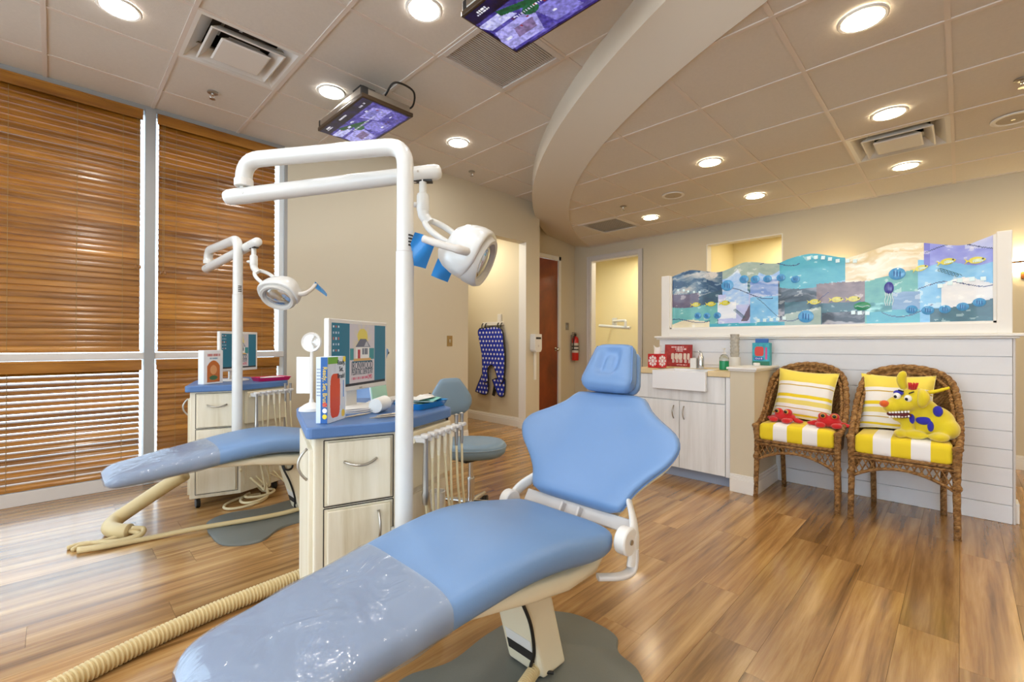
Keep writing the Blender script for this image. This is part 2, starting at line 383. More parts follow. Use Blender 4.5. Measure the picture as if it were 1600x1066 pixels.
# floor: sub-floor slab with planks laid on it
floor = struct(MB().bb(XB-0.1, 7.8, YB-0.1, 7.6, -0.12, -0.006).build('floor', MAT['subfloor']))
PW, PL = 0.178, 1.25
plank_me = None
known = {2: 2.96, 3: 1.852, 4: 2.212, 0: 2.452, 1: 2.763, -1: 3.522, 13: 0.367, 14: -0.068, 12: 0.596}
rest = MB()
row = int(math.floor((YB-0.006)/PW))
while 0.006+row*PW < 7.5:
    y0 = 0.006+row*PW
    off = known.get(row, rnd.uniform(0, PL)) % PL
    x = XB-0.1-PL+((off-(XB-0.1)) % PL)
    while x < 7.7:
        cx, cy = x+PL/2, y0+PW/2
        if any(in_view((x+PL*t, cy, 0), 10) for t in (0, 0.25, 0.5, 0.75, 1)) and cx < 7.6 and cy < 6.2 and (cy < 4.9 or 3.0 < cx < 5.2):
            if plank_me is None:
                o = MB().box((0, 0, -0.003), (PL-0.001, PW-0.0009, 0.006)).build('plank', MAT['floor'], floor); plank_me = o.data
            else:
                o = bpy.data.objects.new('plank', plank_me); COL.objects.link(o); o.parent = floor
            o.location = (cx, cy, 0)
        else:
            rest.box((cx, cy, -0.003), (PL-0.002, PW-0.002, 0.006))
        x += PL
    row += 1
tag(rest.build('plank_field', MAT['floor'], floor), kind='stuff')

# upper ceiling
ceiling = struct(MB().bb(XB, 6.3, YB, 4.7, ZL+0.30, ZL+0.36).build('ceiling', MAT['tile']))
PT = 0.6096
def inside_c(p, c, r): return math.hypot(p[0]-c[0], p[1]-c[1]) < r
tl_me = None; rest = MB()
SKIP_L = {(0, 1), (2, -1)}
for i in range(-7, 9):
    for j in range(-11, 4):
        x0, y0 = 0.56+PT*i, 2.475+PT*j; x1, y1 = x0+PT, y0+PT
        cx0, cx1, cy0, cy1 = max(x0, XB), min(x1, 6.25), max(y0, YB), min(y1, 4.69)
        if cx1-cx0 < 0.02 or cy1-cy0 < 0.02: continue
        if all(inside_c(p, LC, LR_-0.06) for p in ((cx0, cy0), (cx1, cy0), (cx0, cy1), (cx1, cy1))): continue
        if (i, j) in SKIP_L: continue
        w, d = cx1-cx0-0.016, cy1-cy0-0.016; c = ((cx0+cx1)/2, (cy0+cy1)/2, ZL+0.016)
        if any(in_view((px, py, ZL)) for px in (cx0, cx1) for py in (cy0, cy1)):
            if w > 0.59 and d > 0.59:
                if tl_me is None:
                    o = MB().box((0, 0, 0), (PT-0.016, PT-0.016, 0.02)).build('ceiling_tile', MAT['tile'], ceiling); tl_me = o.data
                else:
                    o = bpy.data.objects.new('ceiling_tile', tl_me); COL.objects.link(o); o.parent = ceiling
                o.location = c
            else: MB().box((0, 0, 0), (w, d, 0.02)).build('ceiling_tile', MAT['tile'], ceiling, loc=c)
        else: rest.box(c, (w, d, 0.02))
tag(rest.build('ceiling_tile_field', MAT['tile'], ceiling), kind='stuff')
def left_of_soffit_y(x):          # the bar's reach up to the soffit
    d = LR_**2-(x-LC[0])**2
    return LC[1]+math.sqrt(d) if d > 0 else YB
for i in range(-6, 9):
    x = 0.56+PT*i
    if XB < x < 5.6:
        ya = max(YB, left_of_soffit_y(x)-0.1)
        MB().bb(x-0.012, x+0.012, ya, YW+0.01, ZL, ZL+0.012).build('grid_bar', MAT['tbar'], ceiling)
for j in range(-10, 4):
    y = 2.475+PT*j
    d = LR_**2-(y-LC[1])**2; xe = LC[0]-math.sqrt(d)+0.1
    MB().bb(XB, min(xe, 6.2), y-0.012, y+0.012, ZL+0.001, ZL+0.012).build('grid_bar', MAT['tbar'], ceiling)
# wall angle under the windows' head
# curved soffit between the two ceilings
mb = MB(); N = 72; rs = []
for k in range(N+1):
    t = k/N
    a = math.radians(197-t*(197-112)); b = math.radians(199-t*(199-106))
    p = (LC[0]+LR_*math.cos(a), LC[1]+LR_*math.sin(a)); q = (RC[0]+RR_*math.cos(b), RC[1]+RR_*math.sin(b))
    rs.append([(p[0], p[1], ZL+0.02), (p[0], p[1], 2.868), (q[0], q[1], ZR-0.004), (q[0], q[1], ZR+0.10), (p[0]+0.12, p[1]-0.06, ZL+0.02)])
mb.rings(rs)
soffit = struct(mb.build('ceiling_soffit', MAT['soffit'], smooth=True, angle=25)); tag(soffit, 'curved beige drywall soffit sweeping between the two ceilings', 'soffit')
# lower ceiling, clipped to the soffit's inner curve
ang = [math.radians(a) for a in np.linspace(92, 206, 110)]
arcR = [(RC[0]+(RR_+0.004)*math.cos(a), RC[1]+(RR_+0.004)*math.sin(a)) for a in ang]
arcR = [p for p in arcR if p[0] < XF+0.01 and p[1] > YB]
clipR = [(XF+0.01, YB)] + [(XF+0.01, arcR[0][1])] + arcR + [(arcR[-1][0], YB)]
_a = sum(clipR[i][0]*clipR[(i+1) % len(clipR)][1]-clipR[(i+1) % len(clipR)][0]*clipR[i][1] for i in range(len(clipR)))
if _a < 0: clipR = clipR[::-1]
ceil2 = struct(MB().prism(clipR, ZR+0.20, ZR+0.24).build('ceiling', MAT['tile']))
PX, PY = 0.63, 0.606
SKIP_R = {(2, 0), (3, 5)}
rest = MB(); tr_me = None
for i in range(-3, 6):
    for j in range(-7, 8):
        x0, y0 = 3.08+PX*i, 0.045+PY*j
        sq = [(x0+0.008, y0+0.008), (x0+PX-0.008, y0+0.008), (x0+PX-0.008, y0+PY-0.008), (x0+0.008, y0+PY-0.008)]
        if (i, j) in SKIP_R: continue
        poly = clip_convex(sq, clipR)
        if len(poly) < 3: continue
        full = len(poly) == 4 and all(abs(a[0]-b[0])+abs(a[1]-b[1]) < 1e-6 for a, b in zip(poly, sq))
        if any(in_view((p[0], p[1], ZR)) for p in poly):
            if full:
                c = (x0+PX/2, y0+PY/2, ZR+0.016)
                if tr_me is None:
                    o = MB().box((0, 0, 0), (PX-0.016, PY-0.016, 0.02)).build('ceiling_tile', MAT['tile'], ceil2); tr_me = o.data
                else: o = bpy.data.objects.new('ceiling_tile', tr_me); COL.objects.link(o); o.parent = ceil2
                o.location = c
            else: MB().prism(poly, ZR+0.006, ZR+0.026).build('ceiling_tile', MAT['tile'], ceil2)
        else: rest.prism(poly, ZR+0.006, ZR+0.026)
tag(rest.build('ceiling_tile_field', MAT['tile'], ceil2), kind='stuff')
for i in range(-2, 6):
    x = 3.08+PX*i
    p = clip_convex([(x-0.012, YB), (x+0.012, YB), (x+0.012, 4.7), (x-0.012, 4.7)], clipR)
    if len(p) > 2: MB().prism(p, ZR, ZR+0.012).build('grid_bar', MAT['tbar'], ceil2)
for j in range(-6, 8):
    y = 0.045+PY*j
    p = clip_convex([(1.5, y-0.012), (XF, y-0.012), (XF, y+0.012), (1.5, y+0.012)], clipR)
    if len(p) > 2: MB().prism(p, ZR+0.001, ZR+0.012).build('grid_bar', MAT['tbar'], ceil2)

# walls
wd = Vector((2.47-1.60, Y2-YW, 0)); wn = Vector((-wd.y, wd.x, 0)).normalized()
pa, pb = Vector((1.595, YW, 0)), Vector((2.47, Y2, 0))
struct(MB().prism([tuple(pa[:2]), tuple(pb[:2]), (2.47, Y2+0.35), (1.595, YW+0.35)], 0, ZL+0.30).build('wall_angled', WALL))
wall('wall_back', [(2.47, 3.43, Y2, Y2+0.13, 0, ZL+0.30), (3.43, 4.43, Y2, Y2+0.13, 2.492, ZL+0.30), (4.43, 4.70, Y2, Y2+0.13, 0, ZL+0.30), (4.53, 4.70, Y2+0.13, YD+0.1, 0, ZL+0.30)])
wall('wall_corridor_right', [(4.48, 4.53, Y2+0.13, 7.0, 0, 2.75)]); wall('wall_corridor_left', [(3.30, 3.43, Y2+0.13, 7.0, 0, 2.75)]); wall('wall_corridor_end', [(3.30, 4.53, 7.0, 7.1, 0, 2.75)])
struct(MB().bb(3.30, 4.60, Y2+0.13, 7.1, 2.75, 2.85).build('ceiling', MAT['tile']))
wall('wall_door', [(4.70, 4.93, YD, YD+0.12, 0, ZL+0.30), (5.80, 6.42, YD, YD+0.12, 0, ZL+0.30), (4.93, 5.80, YD, YD+0.12, 2.50, ZL+0.30)])
wall('wall_far', [(XF, XF+0.12, 4.35, YD, 0, ZL), (XF, XF+0.12, 2.46, 3.48, 0, ZL), (XF, XF+0.12, 3.48, 4.35, 2.51, ZL), (XF, XF+0.12, YB, 1.545, 0, ZL), (XF, XF+0.12, 1.545, 2.46, 0, 1.0), (XF, XF+0.12, 1.545, 2.46, 2.495, ZL)])
wall('wall_rear', [(XB-0.12, XB, YB, YW, 0, 0.35), (XB-0.12, XB, YB, YW, 2.85, ZL+0.30), (XB-0.12, XB, YB, -3.0, 0.35, 2.85), (XB-0.12, XB, -0.2, 0.3, 0.35, 2.85), (XB-0.12, XB, 3.0, YW+0.1, 0.35, 2.85)])  # unseen wall; its wide openings are added to let daylight in
wall('wall_right', [(XB-0.12, 6.42, YB-0.12, YB, 0, ZL+0.30)])
# rooms beyond the far wall
wall('wall_room_beyond', [(7.55, 7.65, 0.6, 5.3, 0, 2.8), (XF+0.12, 7.55, 5.2, 5.3, 0, 2.8), (XF+0.12, 7.55, 2.56, 2.66, 0, 2.8), (XF+0.12, 7.55, 0.6, 0.7, 0, 2.8)], MAT['wall_room'])
ceil3 = struct(MB().bb(XF+0.12, 7.6, 0.6, 5.3, ZR+0.01, ZR+0.08).build('ceiling', MAT['tile']))
for y in (1.2, 1.81, 3.2, 3.81, 4.42): MB().bb(XF+0.12, 7.55, y-0.012, y+0.012, ZR, ZR+0.012).build('grid_bar', MAT['tbar'], ceil3)
for x in (6.9,): MB().bb(x-0.012, x+0.012, 0.7, 5.2, ZR+0.001, ZR+0.012).build('grid_bar', MAT['tbar'], ceil3)

# baseboards: a plank with a stepped cap, run along a line
def baseboard(name, runs, h=0.13):
    """runs: (x0, y0, x1, y1, nx, ny): the wall line and the side the board stands on"""
    mb = MB()
    for x0, y0, x1, y1, nx, ny in runs:
        for t, z0, z1 in ((0.016, 0, h*0.72), (0.012, h*0.72, h*0.88), (0.007, h*0.88, h)):
            mb.bb(min(x0, x1+nx*t, x0+nx*t), max(x0, x1, x0+nx*t), min(y0, y1, y0+ny*t), max(y0, y1, y0+ny*t), z0, z1)
    return struct(mb.build(name, MAT['trim'], bevel=0.002, segs=1))
baseboard('baseboard_back', [(2.5, Y2, 3.43, Y2, 0, -1), (3.43, Y2, 3.43, Y2+0.13, 1, 0)])
baseboard('baseboard_pillar', [(4.43, Y2, 4.70, Y2, 0, -1), (4.43, Y2, 4.43, Y2+0.13, -1, 0), (4.70, Y2, 4.70, YD, 1, 0)])
baseboard('baseboard_corridor', [(4.48, Y2+0.13, 4.48, 7.0, -1, 0)])
baseboard('baseboard_door', [(5.87, YD, XF, YD, 0, -1)])
baseboard('baseboard_far', [(XF, 4.42, XF, YD, -1, 0), (XF, YB, XF, 3.41, -1, 0)])
# opening beside the pillar: white sheet paints in the light on the jamb
struct(MB().bb(4.424, 4.432, Y2-0.002, Y2+0.13, 0.13, 2.492).build('trim_lit_jamb', MAT['trim'], bevel=0.003))

# brown door in the back corner
door1 = tag(empty('door_1', (5.365, YD, 0)), 'tall cherry-stained wooden door beyond the white pillar', 'door', kind='structure')
MB().bb(-0.425, 0.425, 0.005, 0.045, 0.01, 2.49).build('door_slab', MAT['door'], door1, bevel=0.003)
jb = MB(); jb.bb(0.432, 0.495, -0.018, 0.01, 0, 2.56); jb.bb(-0.495, -0.432, -0.018, 0.01, 0, 2.56); jb.bb(-0.495, 0.495, -0.018, 0.01, 2.497, 2.56)
jb.build('door_casing', MAT['trim'], door1, bevel=0.004)
kn = MB(); kn.lathe([(0.03, 0), (0.032, 0.006), (0.012, 0.012), (0.012, 0.035), (0.027, 0.042), (0.03, 0.058), (0.022, 0.07), (0.002, 0.073)], 20, mat=Matrix.Translation((0.375, 0.003, 1.05)) @ Matrix.Rotation(math.pi/2, 4, 'X'))
kn.build('door_knob', MAT['chrome'], door1, smooth=True)
# doorway and pass-through opening in the far wall
dw = tag(empty('door_2', (XF, 3.915, 0)), 'white-framed open doorway into the bright cream room', 'doorway', kind='structure')
def casing(name, par, hw, top, w=0.07, bottom=0.0, sill=False, mat=None):
    for nm, y0, y1, z0, z1 in (('casing_side', -hw-w, -hw, bottom, top+w), ('casing_side', hw, hw+w, bottom, top+w), ('casing_head', -hw, hw, top, top+w)):
        mb = MB(); mb.bb(-0.02, 0.0, y0, y1, z0, z1)
        if nm == 'casing_side': mb.bb(-0.027, 0.0, (y0 if y0 < 0 else y1-0.018), (y0+0.018 if y0 < 0 else y1), z0, z1)
        else: mb.bb(-0.027, 0.0, y0-0.0, y1, z1-0.018, z1)
        mb.build(nm, mat or MAT['trim_grey'], par, bevel=0.003, segs=1)
    for y0, y1 in ((-hw-0.001, -hw+0.012), (hw-0.012, hw+0.001)): MB().bb(0.0, 0.12, y0, y1, bottom, top).build('jamb', MAT['trim'], par)
    MB().bb(0.0, 0.12, -hw, hw, top-0.012, top+0.001).build('jamb_head', MAT['trim'], par)
casing('d', dw, 0.435, 2.51)
pw_ = tag(empty('window_5', (XF, 2.0025, 0)), 'frameless pass-through opening above the glass panel', 'opening', kind='structure')
for y0, y1 in ((-0.4585, -0.447), (0.447, 0.4585)): MB().bb(-0.004, 0.124, y0, y1, 1.0, 2.495).build('jamb', MAT['trim'], pw_)
MB().bb(-0.004, 0.124, -0.447, 0.447, 2.485, 2.497).build('jamb_head', MAT['trim'], pw_)

# ------------------------------------------------------------------ windows and blinds
def window(name, x0, x1, label, right_jamb=False):
    w = tag(empty(name, ((x0+x1)/2, YW, 0)), label, 'window', kind='structure')
    hx = (x1-x0)/2
    MB().bb(-hx, hx, 0, 0.10, 3.013, ZL+0.03).build('head_frame', MAT['alu'], w)
    MB().bb(-hx, hx, 0, 0.10, 1.011, 1.063).build('transom', MAT['trim_grey'], w, bevel=0.003)
    MB().bb(-hx, hx, 0, 0.10, 0, 0.095).build('sill_frame', MAT['trim_grey'], w, bevel=0.003)
    MB().bb(-hx-0.035, -hx+0.035, -0.01, 0.10, 0, 3.03).build('mullion', MAT['alu'], w, bevel=0.003)
    if right_jamb:
        MB().bb(hx-0.045, hx-0.002, 0.012, 0.10, 0, 3.03).build('jamb', MAT['alu_daylit'], w)
        MB().bb(hx-0.002, hx+0.03, -0.004, 0.10, 0, 3.03).build('jamb_edge', MAT['alu'], w, bevel=0.002)
    MB().bb(-hx, hx, 0.075, 0.081, 1.063, 3.013).build('pane', MAT['glass'], w)
    MB().bb(-hx, hx, 0.075, 0.081, 0.095, 1.011).build('pane', MAT['glass'], w)
    return w
window('window_1', 0.548, 1.575, 'tall aluminium window beside the angled wall', True)
window('window_2', -0.85, 0.548, 'wide aluminium window left of the slim mullion')
window('window_3', -2.10, -0.85, 'wide aluminium window without blinds')
window('window_4', -3.2, -2.10, 'aluminium window in the corner without blinds')
slat_cache = {}
def blind(label, x0, x1, z_top, z_bot, tilt, ladders, headrail=True, stack=0, cord_x=None, cord_len=0.8):
    r = tag(empty('venetian_blind', ((x0+x1)/2, YW+0.03, z_bot)), label, 'blind', 'wooden venetian blinds')
    L = x1-x0; H = z_top-z_bot
    vb = MB(); vb.bb(-L/2, L/2, -0.045, -0.033, H-0.085, H); vb.bb(-L/2, L/2, -0.033, 0.02, H-0.045, H)
    vb.bb(-L/2, L/2, -0.050, -0.033, H-0.016, H); vb.bb(-L/2, L/2, -0.048, -0.033, H-0.085, H-0.075)
    vb.build('valance', MAT['slat'], r, bevel=0.002, segs=1)
    n = int(round((H-0.085-0.034)/0.0435)); pitch = (H-0.085-0.034)/n; n += 1
    key = (round(L, 3), round(tilt, 3))
    for k in range(n):
        z = 0.034+k*pitch
        if key not in slat_cache:
            # thin crowned slat, tilted
            prof = [(-0.027, -0.0016), (-0.027, 0.0016), (-0.013, 0.0058), (0, 0.0072), (0.013, 0.0058), (0.027, 0.0016), (0.027, -0.0016), (0.013, 0.0024), (0, 0.0038), (-0.013, 0.0024)]
            ct, st = math.cos(tilt), math.sin(tilt)
            pr = [(a*ct-b*st, a*st+b*ct) for a, b in prof]
            ob = MB().rings([[(x, y, zz) for y, zz in pr] for x in (-L/2+0.012, L/2-0.012)]).build('slat', MAT['slat'], r)
            slat_cache[key] = ob.data
        else:
            ob = bpy.data.objects.new('slat', slat_cache[key]); COL.objects.link(ob); ob.parent = r
        ob.location = (0, 0, z); ob.rotation_euler = (rnd.uniform(-0.03, 0.03), 0, 0)
    MB().bb(-L/2+0.01, L/2-0.01, -0.024, 0.024, 0.0, 0.018).build('bottom_rail', MAT['slat'], r, bevel=0.004)
    for lx in ladders:
        mb = MB()
        for y in (-0.0285, 0.0285): mb.cyl((lx-(x0+x1)/2, y, 0.015), (lx-(x0+x1)/2, y, H-0.06), 0.0014, n=5)
        mb.build('ladder_cord', MAT['cord'], r)
    if cord_x is not None:
        c = cord_x-(x0+x1)/2; mb = MB()
        for dx in (-0.006, 0.006): mb.cyl((c+dx, -0.056, H-0.08), (c+dx*0.6, -0.056, H-cord_len), 0.0014, n=5)
        cd = mb.build('pull_cord', MAT['cord'], r)
        tb = MB()
        for dx in (-0.012, 0.012): tb.lathe([(0.003, 0.03), (0.007, 0.026), (0.010, 0.004), (0.006, 0), (0.001, 0)], 10, (c+dx, -0.056, H-cord_len-0.03))
        tb.build('tassel', MAT['slat'], cd, smooth=True)
    return r
RD = math.radians
blind('dark-stained wooden venetian blind, closed, in the upper pane by the angled wall', 0.592, 1.505, 3.012, 1.07, RD(68), (0.72, 1.02, 1.38), cord_x=0.632, cord_len=1.28)
blind('dark-stained wooden venetian blind, closed, in the wide upper pane', -0.808, 0.500, 3.012, 1.07, RD(68), (-0.62, -0.225, 0.12, 0.38), cord_x=0.47, cord_len=1.25)
blind('short wooden blind behind the far dental chair, closed, below the transom', 0.592, 1.53, 1.008, 0.10, RD(64), (0.72, 1.02, 1.38))
blind('short wooden blind with open slats letting daylight through above the floor', -0.808, 0.500, 1.008, 0.10, RD(36), (-0.62, -0.225, 0.12, 0.38))
# ------------------------------------------------------------------ ceiling fixtures
def downlight(x, y, z, mat, label, group):
    r = empty('recessed_downlight', (x, y, z), 0, label, 'ceiling light', group)
    MB().rings([[(rr*math.cos(2*math.pi*k/28), rr*math.sin(2*math.pi*k/28), zz) for k in range(28)] for rr, zz in ((0.086, 0.001), (0.086, -0.007), (0.098, -0.009), (0.104, -0.004), (0.104, 0.001))], cap=False, closed=True).build('trim_ring', MAT['trim'], r, smooth=True)
    MB().lathe([(0.085, 0.0), (0.085, -0.004), (0.06, -0.006), (0.001, -0.0065)], 28).build('lens', mat, r)
    return r
gl, gr = 'downlights in the high ceiling', 'downlights in the low ceiling'
for x, y, lb in ((0.255, 3.40, 'round downlight in the high ceiling beside the square air diffuser'), (1.475, 2.17, 'round downlight in the high ceiling between diffuser and slatted return grille'),
              (1.475, 3.39, 'round downlight in the high ceiling just behind the ceiling-hung screen'), (2.695, 3.39, 'round downlight in the high ceiling above the wall beside the corridor opening')):
    downlight(x, y, ZL, MAT['lamp_cool'], lb, gl)
for x, y in ((0.255, 2.17), (0.255, 0.95), (1.475, 0.95), (-0.965, 3.39), (-0.965, 2.17), (-0.965, 0.95), (-0.965, -0.27), (0.255, -0.27), (-2.18, 2.17), (-2.18, -0.27), (0.255, -1.5), (-0.965, -1.5), (-0.965, -2.7)):
    downlight(x, y, ZL, MAT['lamp_cool'], 'round downlight in the high ceiling outside the pictured bay', gl)
for x, y, lb in ((2.765, 0.34, 'large round warm downlight in the low ceiling nearest the soffit'), (4.03, 0.35, 'round warm downlight in the low ceiling just before the square diffuser'),
              (4.03, 1.56, 'round warm downlight in the low ceiling above the sink counter'), (5.29, 1.57, 'round warm downlight in the low ceiling above the pass-through opening'),
              (5.33, 0.35, 'round warm downlight in the low ceiling right behind the square diffuser'), (5.29, 2.78, 'round warm downlight in the low ceiling before the open doorway')):
    downlight(x, y, ZR, MAT['lamp_warm'], lb, gr)
for x, y in ((2.765, -0.87), (4.03, -0.87), (5.29, -0.87), (2.765, -2.1), (4.03, -2.1), (5.29, -2.1)):
    downlight(x, y, ZR, MAT['lamp_warm'], 'round warm downlight in the low ceiling outside the pictured bay', gr)
downlight(3.9, 4.9, 2.75, MAT['lamp_room'], 'round downlight in the corridor ceiling behind the wall opening', 'downlights in the side rooms')
for x, y in ((7.0, 3.9), (7.0, 1.6)): downlight(x, y, ZR, MAT['lamp_room'], 'round downlight in the cream room beyond the far wall', 'downlights in the side rooms')
# air diffusers, return grilles, sprinklers, speakers
def sq(h, z): return [(-h, -h, z), (h, -h, z), (h, h, z), (-h, h, z)]
def diffuser(x, y, z, sx, sy, label):
    r = empty('air_diffuser', (x, y, z), 0, label, 'air vent', 'square ceiling diffusers')
    S = Matrix.Diagonal((sx/0.61, sy/0.61, 1, 1))
    MB().rings([sq(0.302, 0.012), sq(0.302, 0.0), sq(0.275, 0.0), sq(0.20, 0.075), sq(0.19, 0.085)], cap=False, mat=S).build('pan', MAT['white_plastic'], r)
    MB().rings([sq(0.275, 0.012), sq(0.275, 0.16), sq(0.01, 0.16)], cap=False, mat=S).build('plenum', MAT['black'], r)
    MB().rings([sq(0.215, -0.010), sq(0.205, -0.014), sq(0.150, 0.045), sq(0.155, 0.050)], cap=False, closed=True, mat=S).build('louvre_ring', MAT['white_plastic'], r)
    MB().rings([sq(0.090, 0.040), sq(0.090, 0.034), sq(0.145, -0.016), sq(0.135, -0.022), sq(0.01, -0.022)], mat=S).build('plaque', MAT['white_plastic'], r)
    mb = MB()
    for a in (0, 1, 2, 3):
        R = Matrix.Rotation(a*math.pi/2, 4, 'Z'); mb.box((0.14, 0.14, 0.055), (0.012, 0.20, 0.012), R @ Matrix.Rotation(math.pi/4, 4, 'Z') if False else R)
    mb.build('hanger', MAT['steel'], r)
    return r
diffuser(0.865, 3.39, ZL, 0.60, 0.60, 'square stepped air diffuser in the high ceiling near the window blinds')
diffuser(4.655, 0.348, ZR, 0.62, 0.596, 'square stepped air diffuser in the low ceiling between two downlights')
def return_grille(x, y, z, w, d, label, n):
    r = empty('return_grille', (x, y, z), 0, label, 'air vent', 'slatted return grilles')
    t = 0.04; mb = MB()
    for x0, x1, y0, y1 in ((-w/2, w/2, -d/2, -d/2+t), (-w/2, w/2, d/2-t, d/2), (-w/2, -w/2+t, -d/2+t, d/2-t), (w/2-t, w/2, -d/2+t, d/2-t)): mb.bb(x0, x1, y0, y1, -0.004, 0.012)
    mb.build('grille_frame', MAT['trim_grey'], r, bevel=0.002, segs=1)
    mb = MB()
    for k in range(n):
        y_ = -d/2+t+(k+0.5)*(d-2*t)/n
        mb.box((0, y_, 0.006), (w-2*t, 0.0145, 0.003), Matrix.Translation((0, y_, 0.006)) @ Matrix.Rotation(0.35, 4, 'X') @ Matrix.Translation((0, -y_, -0.006)))
    tag(mb.build('louvre', MAT['trim_grey'], r), kind='stuff')
    MB().bb(-w/2+t, w/2-t, -d/2+t, d/2-t, 0.03, 0.036).build('backing', M('grille_backing', '7c786e', 0.9), r)
    return r
return_grille(2.085, 2.17, ZL, 0.60, 0.60, 'slatted return grille in the high ceiling behind the larger screen', 30)
return_grille(5.285, 3.378, ZR, 0.62, 0.596, 'slatted return grille in the low ceiling by the soffit', 24)
def sprinkler(x, y, z, label):
    r = empty('fire_sprinkler', (x, y, z), 0, label, 'sprinkler', 'ceiling sprinkler heads')
    MB().lathe([(0.036, 0.002), (0.036, -0.003), (0.022, -0.010), (0.014, -0.010)], 20).build('escutcheon', MAT['steel'], r, smooth=True)
    mb = MB(); mb.cyl((0, 0, -0.008), (0, 0, -0.024), 0.010, 0.008, 10)
    for s_ in (-1, 1): mb.tube([(s_*0.009, 0, -0.018), (s_*0.014, 0, -0.032), (s_*0.006, 0, -0.046)], 0.003, 6)
    mb.build('frame_arms', MAT['chrome'], r)
    MB().lathe([(0.018, -0.046), (0.019, -0.049), (0.002, -0.049)], 16).build('deflector', MAT['steel'], r)
for a in ((0.845, 4.05, ZL, 'small sprinkler head in the high ceiling between diffuser and blinds'), (3.26, 3.86, ZL, 'small sprinkler head in the high ceiling above the corridor opening'),
          (4.645, 2.784, ZR, 'small sprinkler head in the low ceiling before the return grille'), (4.07, -0.262, ZR, 'small sprinkler head in the low ceiling beside the square diffuser')): sprinkler(*a)
def speaker(x, y, label):
    r = empty('ceiling_speaker', (x, y, ZR), 0, label, 'speaker', 'round ceiling speakers')
    MB().lathe([(0.115, 0.002), (0.115, -0.006), (0.100, -0.008), (0.098, -0.004)], 28).build('rim', MAT['trim'], r, smooth=True)
    MB().lathe([(0.098, -0.003), (0.05, -0.007), (0.001, -0.008)], 28).build('mesh_cover', M('speaker_mesh', 'bdb2a0', 0.7, bump=(900, 0.6)), r, smooth=True)
    MB().lathe([(0.012, -0.007), (0.012, -0.010), (0.001, -0.010)], 12).build('badge', MAT['steel'], r)
speaker(4.66, 2.19, 'round speaker grille in the low ceiling among the warm downlights'); speaker(4.73, -0.262, 'round speaker grille in the low ceiling beside the diffuser and sprinkler')

# screens hung from the ceiling
SCREEN = attr_mat('screen_picture', 0.25, emit=1.0)
def movie(seed):
    def fn(U, V):
        r = np.random.RandomState(seed); C = np.zeros(U.shape+(3,)); C[:] = (0.10, 0.07, 0.32)
        n = vnoise(U, V, 9, 6, seed, 4)[..., None]; C += (n-0.5)*np.array((0.25, 0.22, 0.5))
        def rect(u0, v0, u1, v1, c, sk=0.0):
            uu = U+sk*(V-0.5); C[(uu > u0) & (uu < u1) & (V > v0) & (V < v1)] = c
        rect(0.02, 0.22, 0.98, 0.97, (0.30, 0.27, 0.62)); C[...] += (vnoise(U, V, 22, 14, seed+1, 3)[..., None]-0.5)*0.35
        rect(0.05, 0.30, 0.34, 0.62, (0.60, 0.58, 0.88), 0.25); rect(0.10, 0.34, 0.30, 0.46, (0.45, 0.44, 0.74), 0.25)
        rect(0.58, 0.50, 0.96, 0.92, (0.66, 0.64, 0.92), -0.2); rect(0.62, 0.62, 0.80, 0.80, (0.50, 0.42, 0.60), -0.2)
        rect(0.36, 0.55, 0.60, 0.90, (0.50, 0.48, 0.80), 0.15); rect(0.68, 0.26, 0.94, 0.44, (0.74, 0.74, 0.96), 0.3)
        g = np.abs((V-0.28)-0.55*(0.78-U)) < 0.055*np.clip((U-0.30)*4, 0, 1); C[g & (U > 0.40) & (U < 0.80)] = (0.07, 0.32, 0.20)
        e = ((U-0.60)/0.07)**2+((V-0.50)/0.09)**2 < 1; C[e] = (0.10, 0.36, 0.24)
        for k in range(9): u = r.uniform(0.06, 0.9); v = r.uniform(0.25, 0.9); rect(u, v, u+r.uniform(0.02, 0.06), v+r.uniform(0.02, 0.05), (0.86, 0.86, 0.99), r.uniform(-0.3, 0.3))
        for k in range(8): u = r.uniform(0.06, 0.9); v = r.uniform(0.25, 0.9); rect(u, v, u+r.uniform(0.01, 0.03), v+r.uniform(0.02, 0.06), r.choice([0, 1]) * np.array((0.25, 0.0, -0.1)) + (0.28, 0.16, 0.34), 0.2)
        for k in range(22): u = 0.25+0.022*k; rect(u, 0.47, u+0.009, 0.50, (0.9, 0.9, 1.0))
        rect(0, 0, 1, 0.20, (0.05, 0.03, 0.20)); C[...] += ((V < 0.20)[..., None])*(vnoise(U, V, 12, 5, seed+3, 2)[..., None]-0.5)*np.array((0.12, 0.08, 0.3))
        for u0, u1, v0 in ((0.07, 0.11, 0.10), (0.13, 0.20, 0.11), (0.44, 0.60, 0.06), (0.80, 0.92, 0.09), (0.81, 0.90, 0.05)):
            m = (U > u0) & (U < u1) & (V > v0) & (V < v0+0.035) & (((U*160).astype(int) % 3) > 0); C[m] = (0.92, 0.92, 1.0)
        C *= (0.72+0.56*vnoise(U, V, 48, 30, seed+7, 2))[..., None]
        return np.clip(C, 0, 1)
    return fn
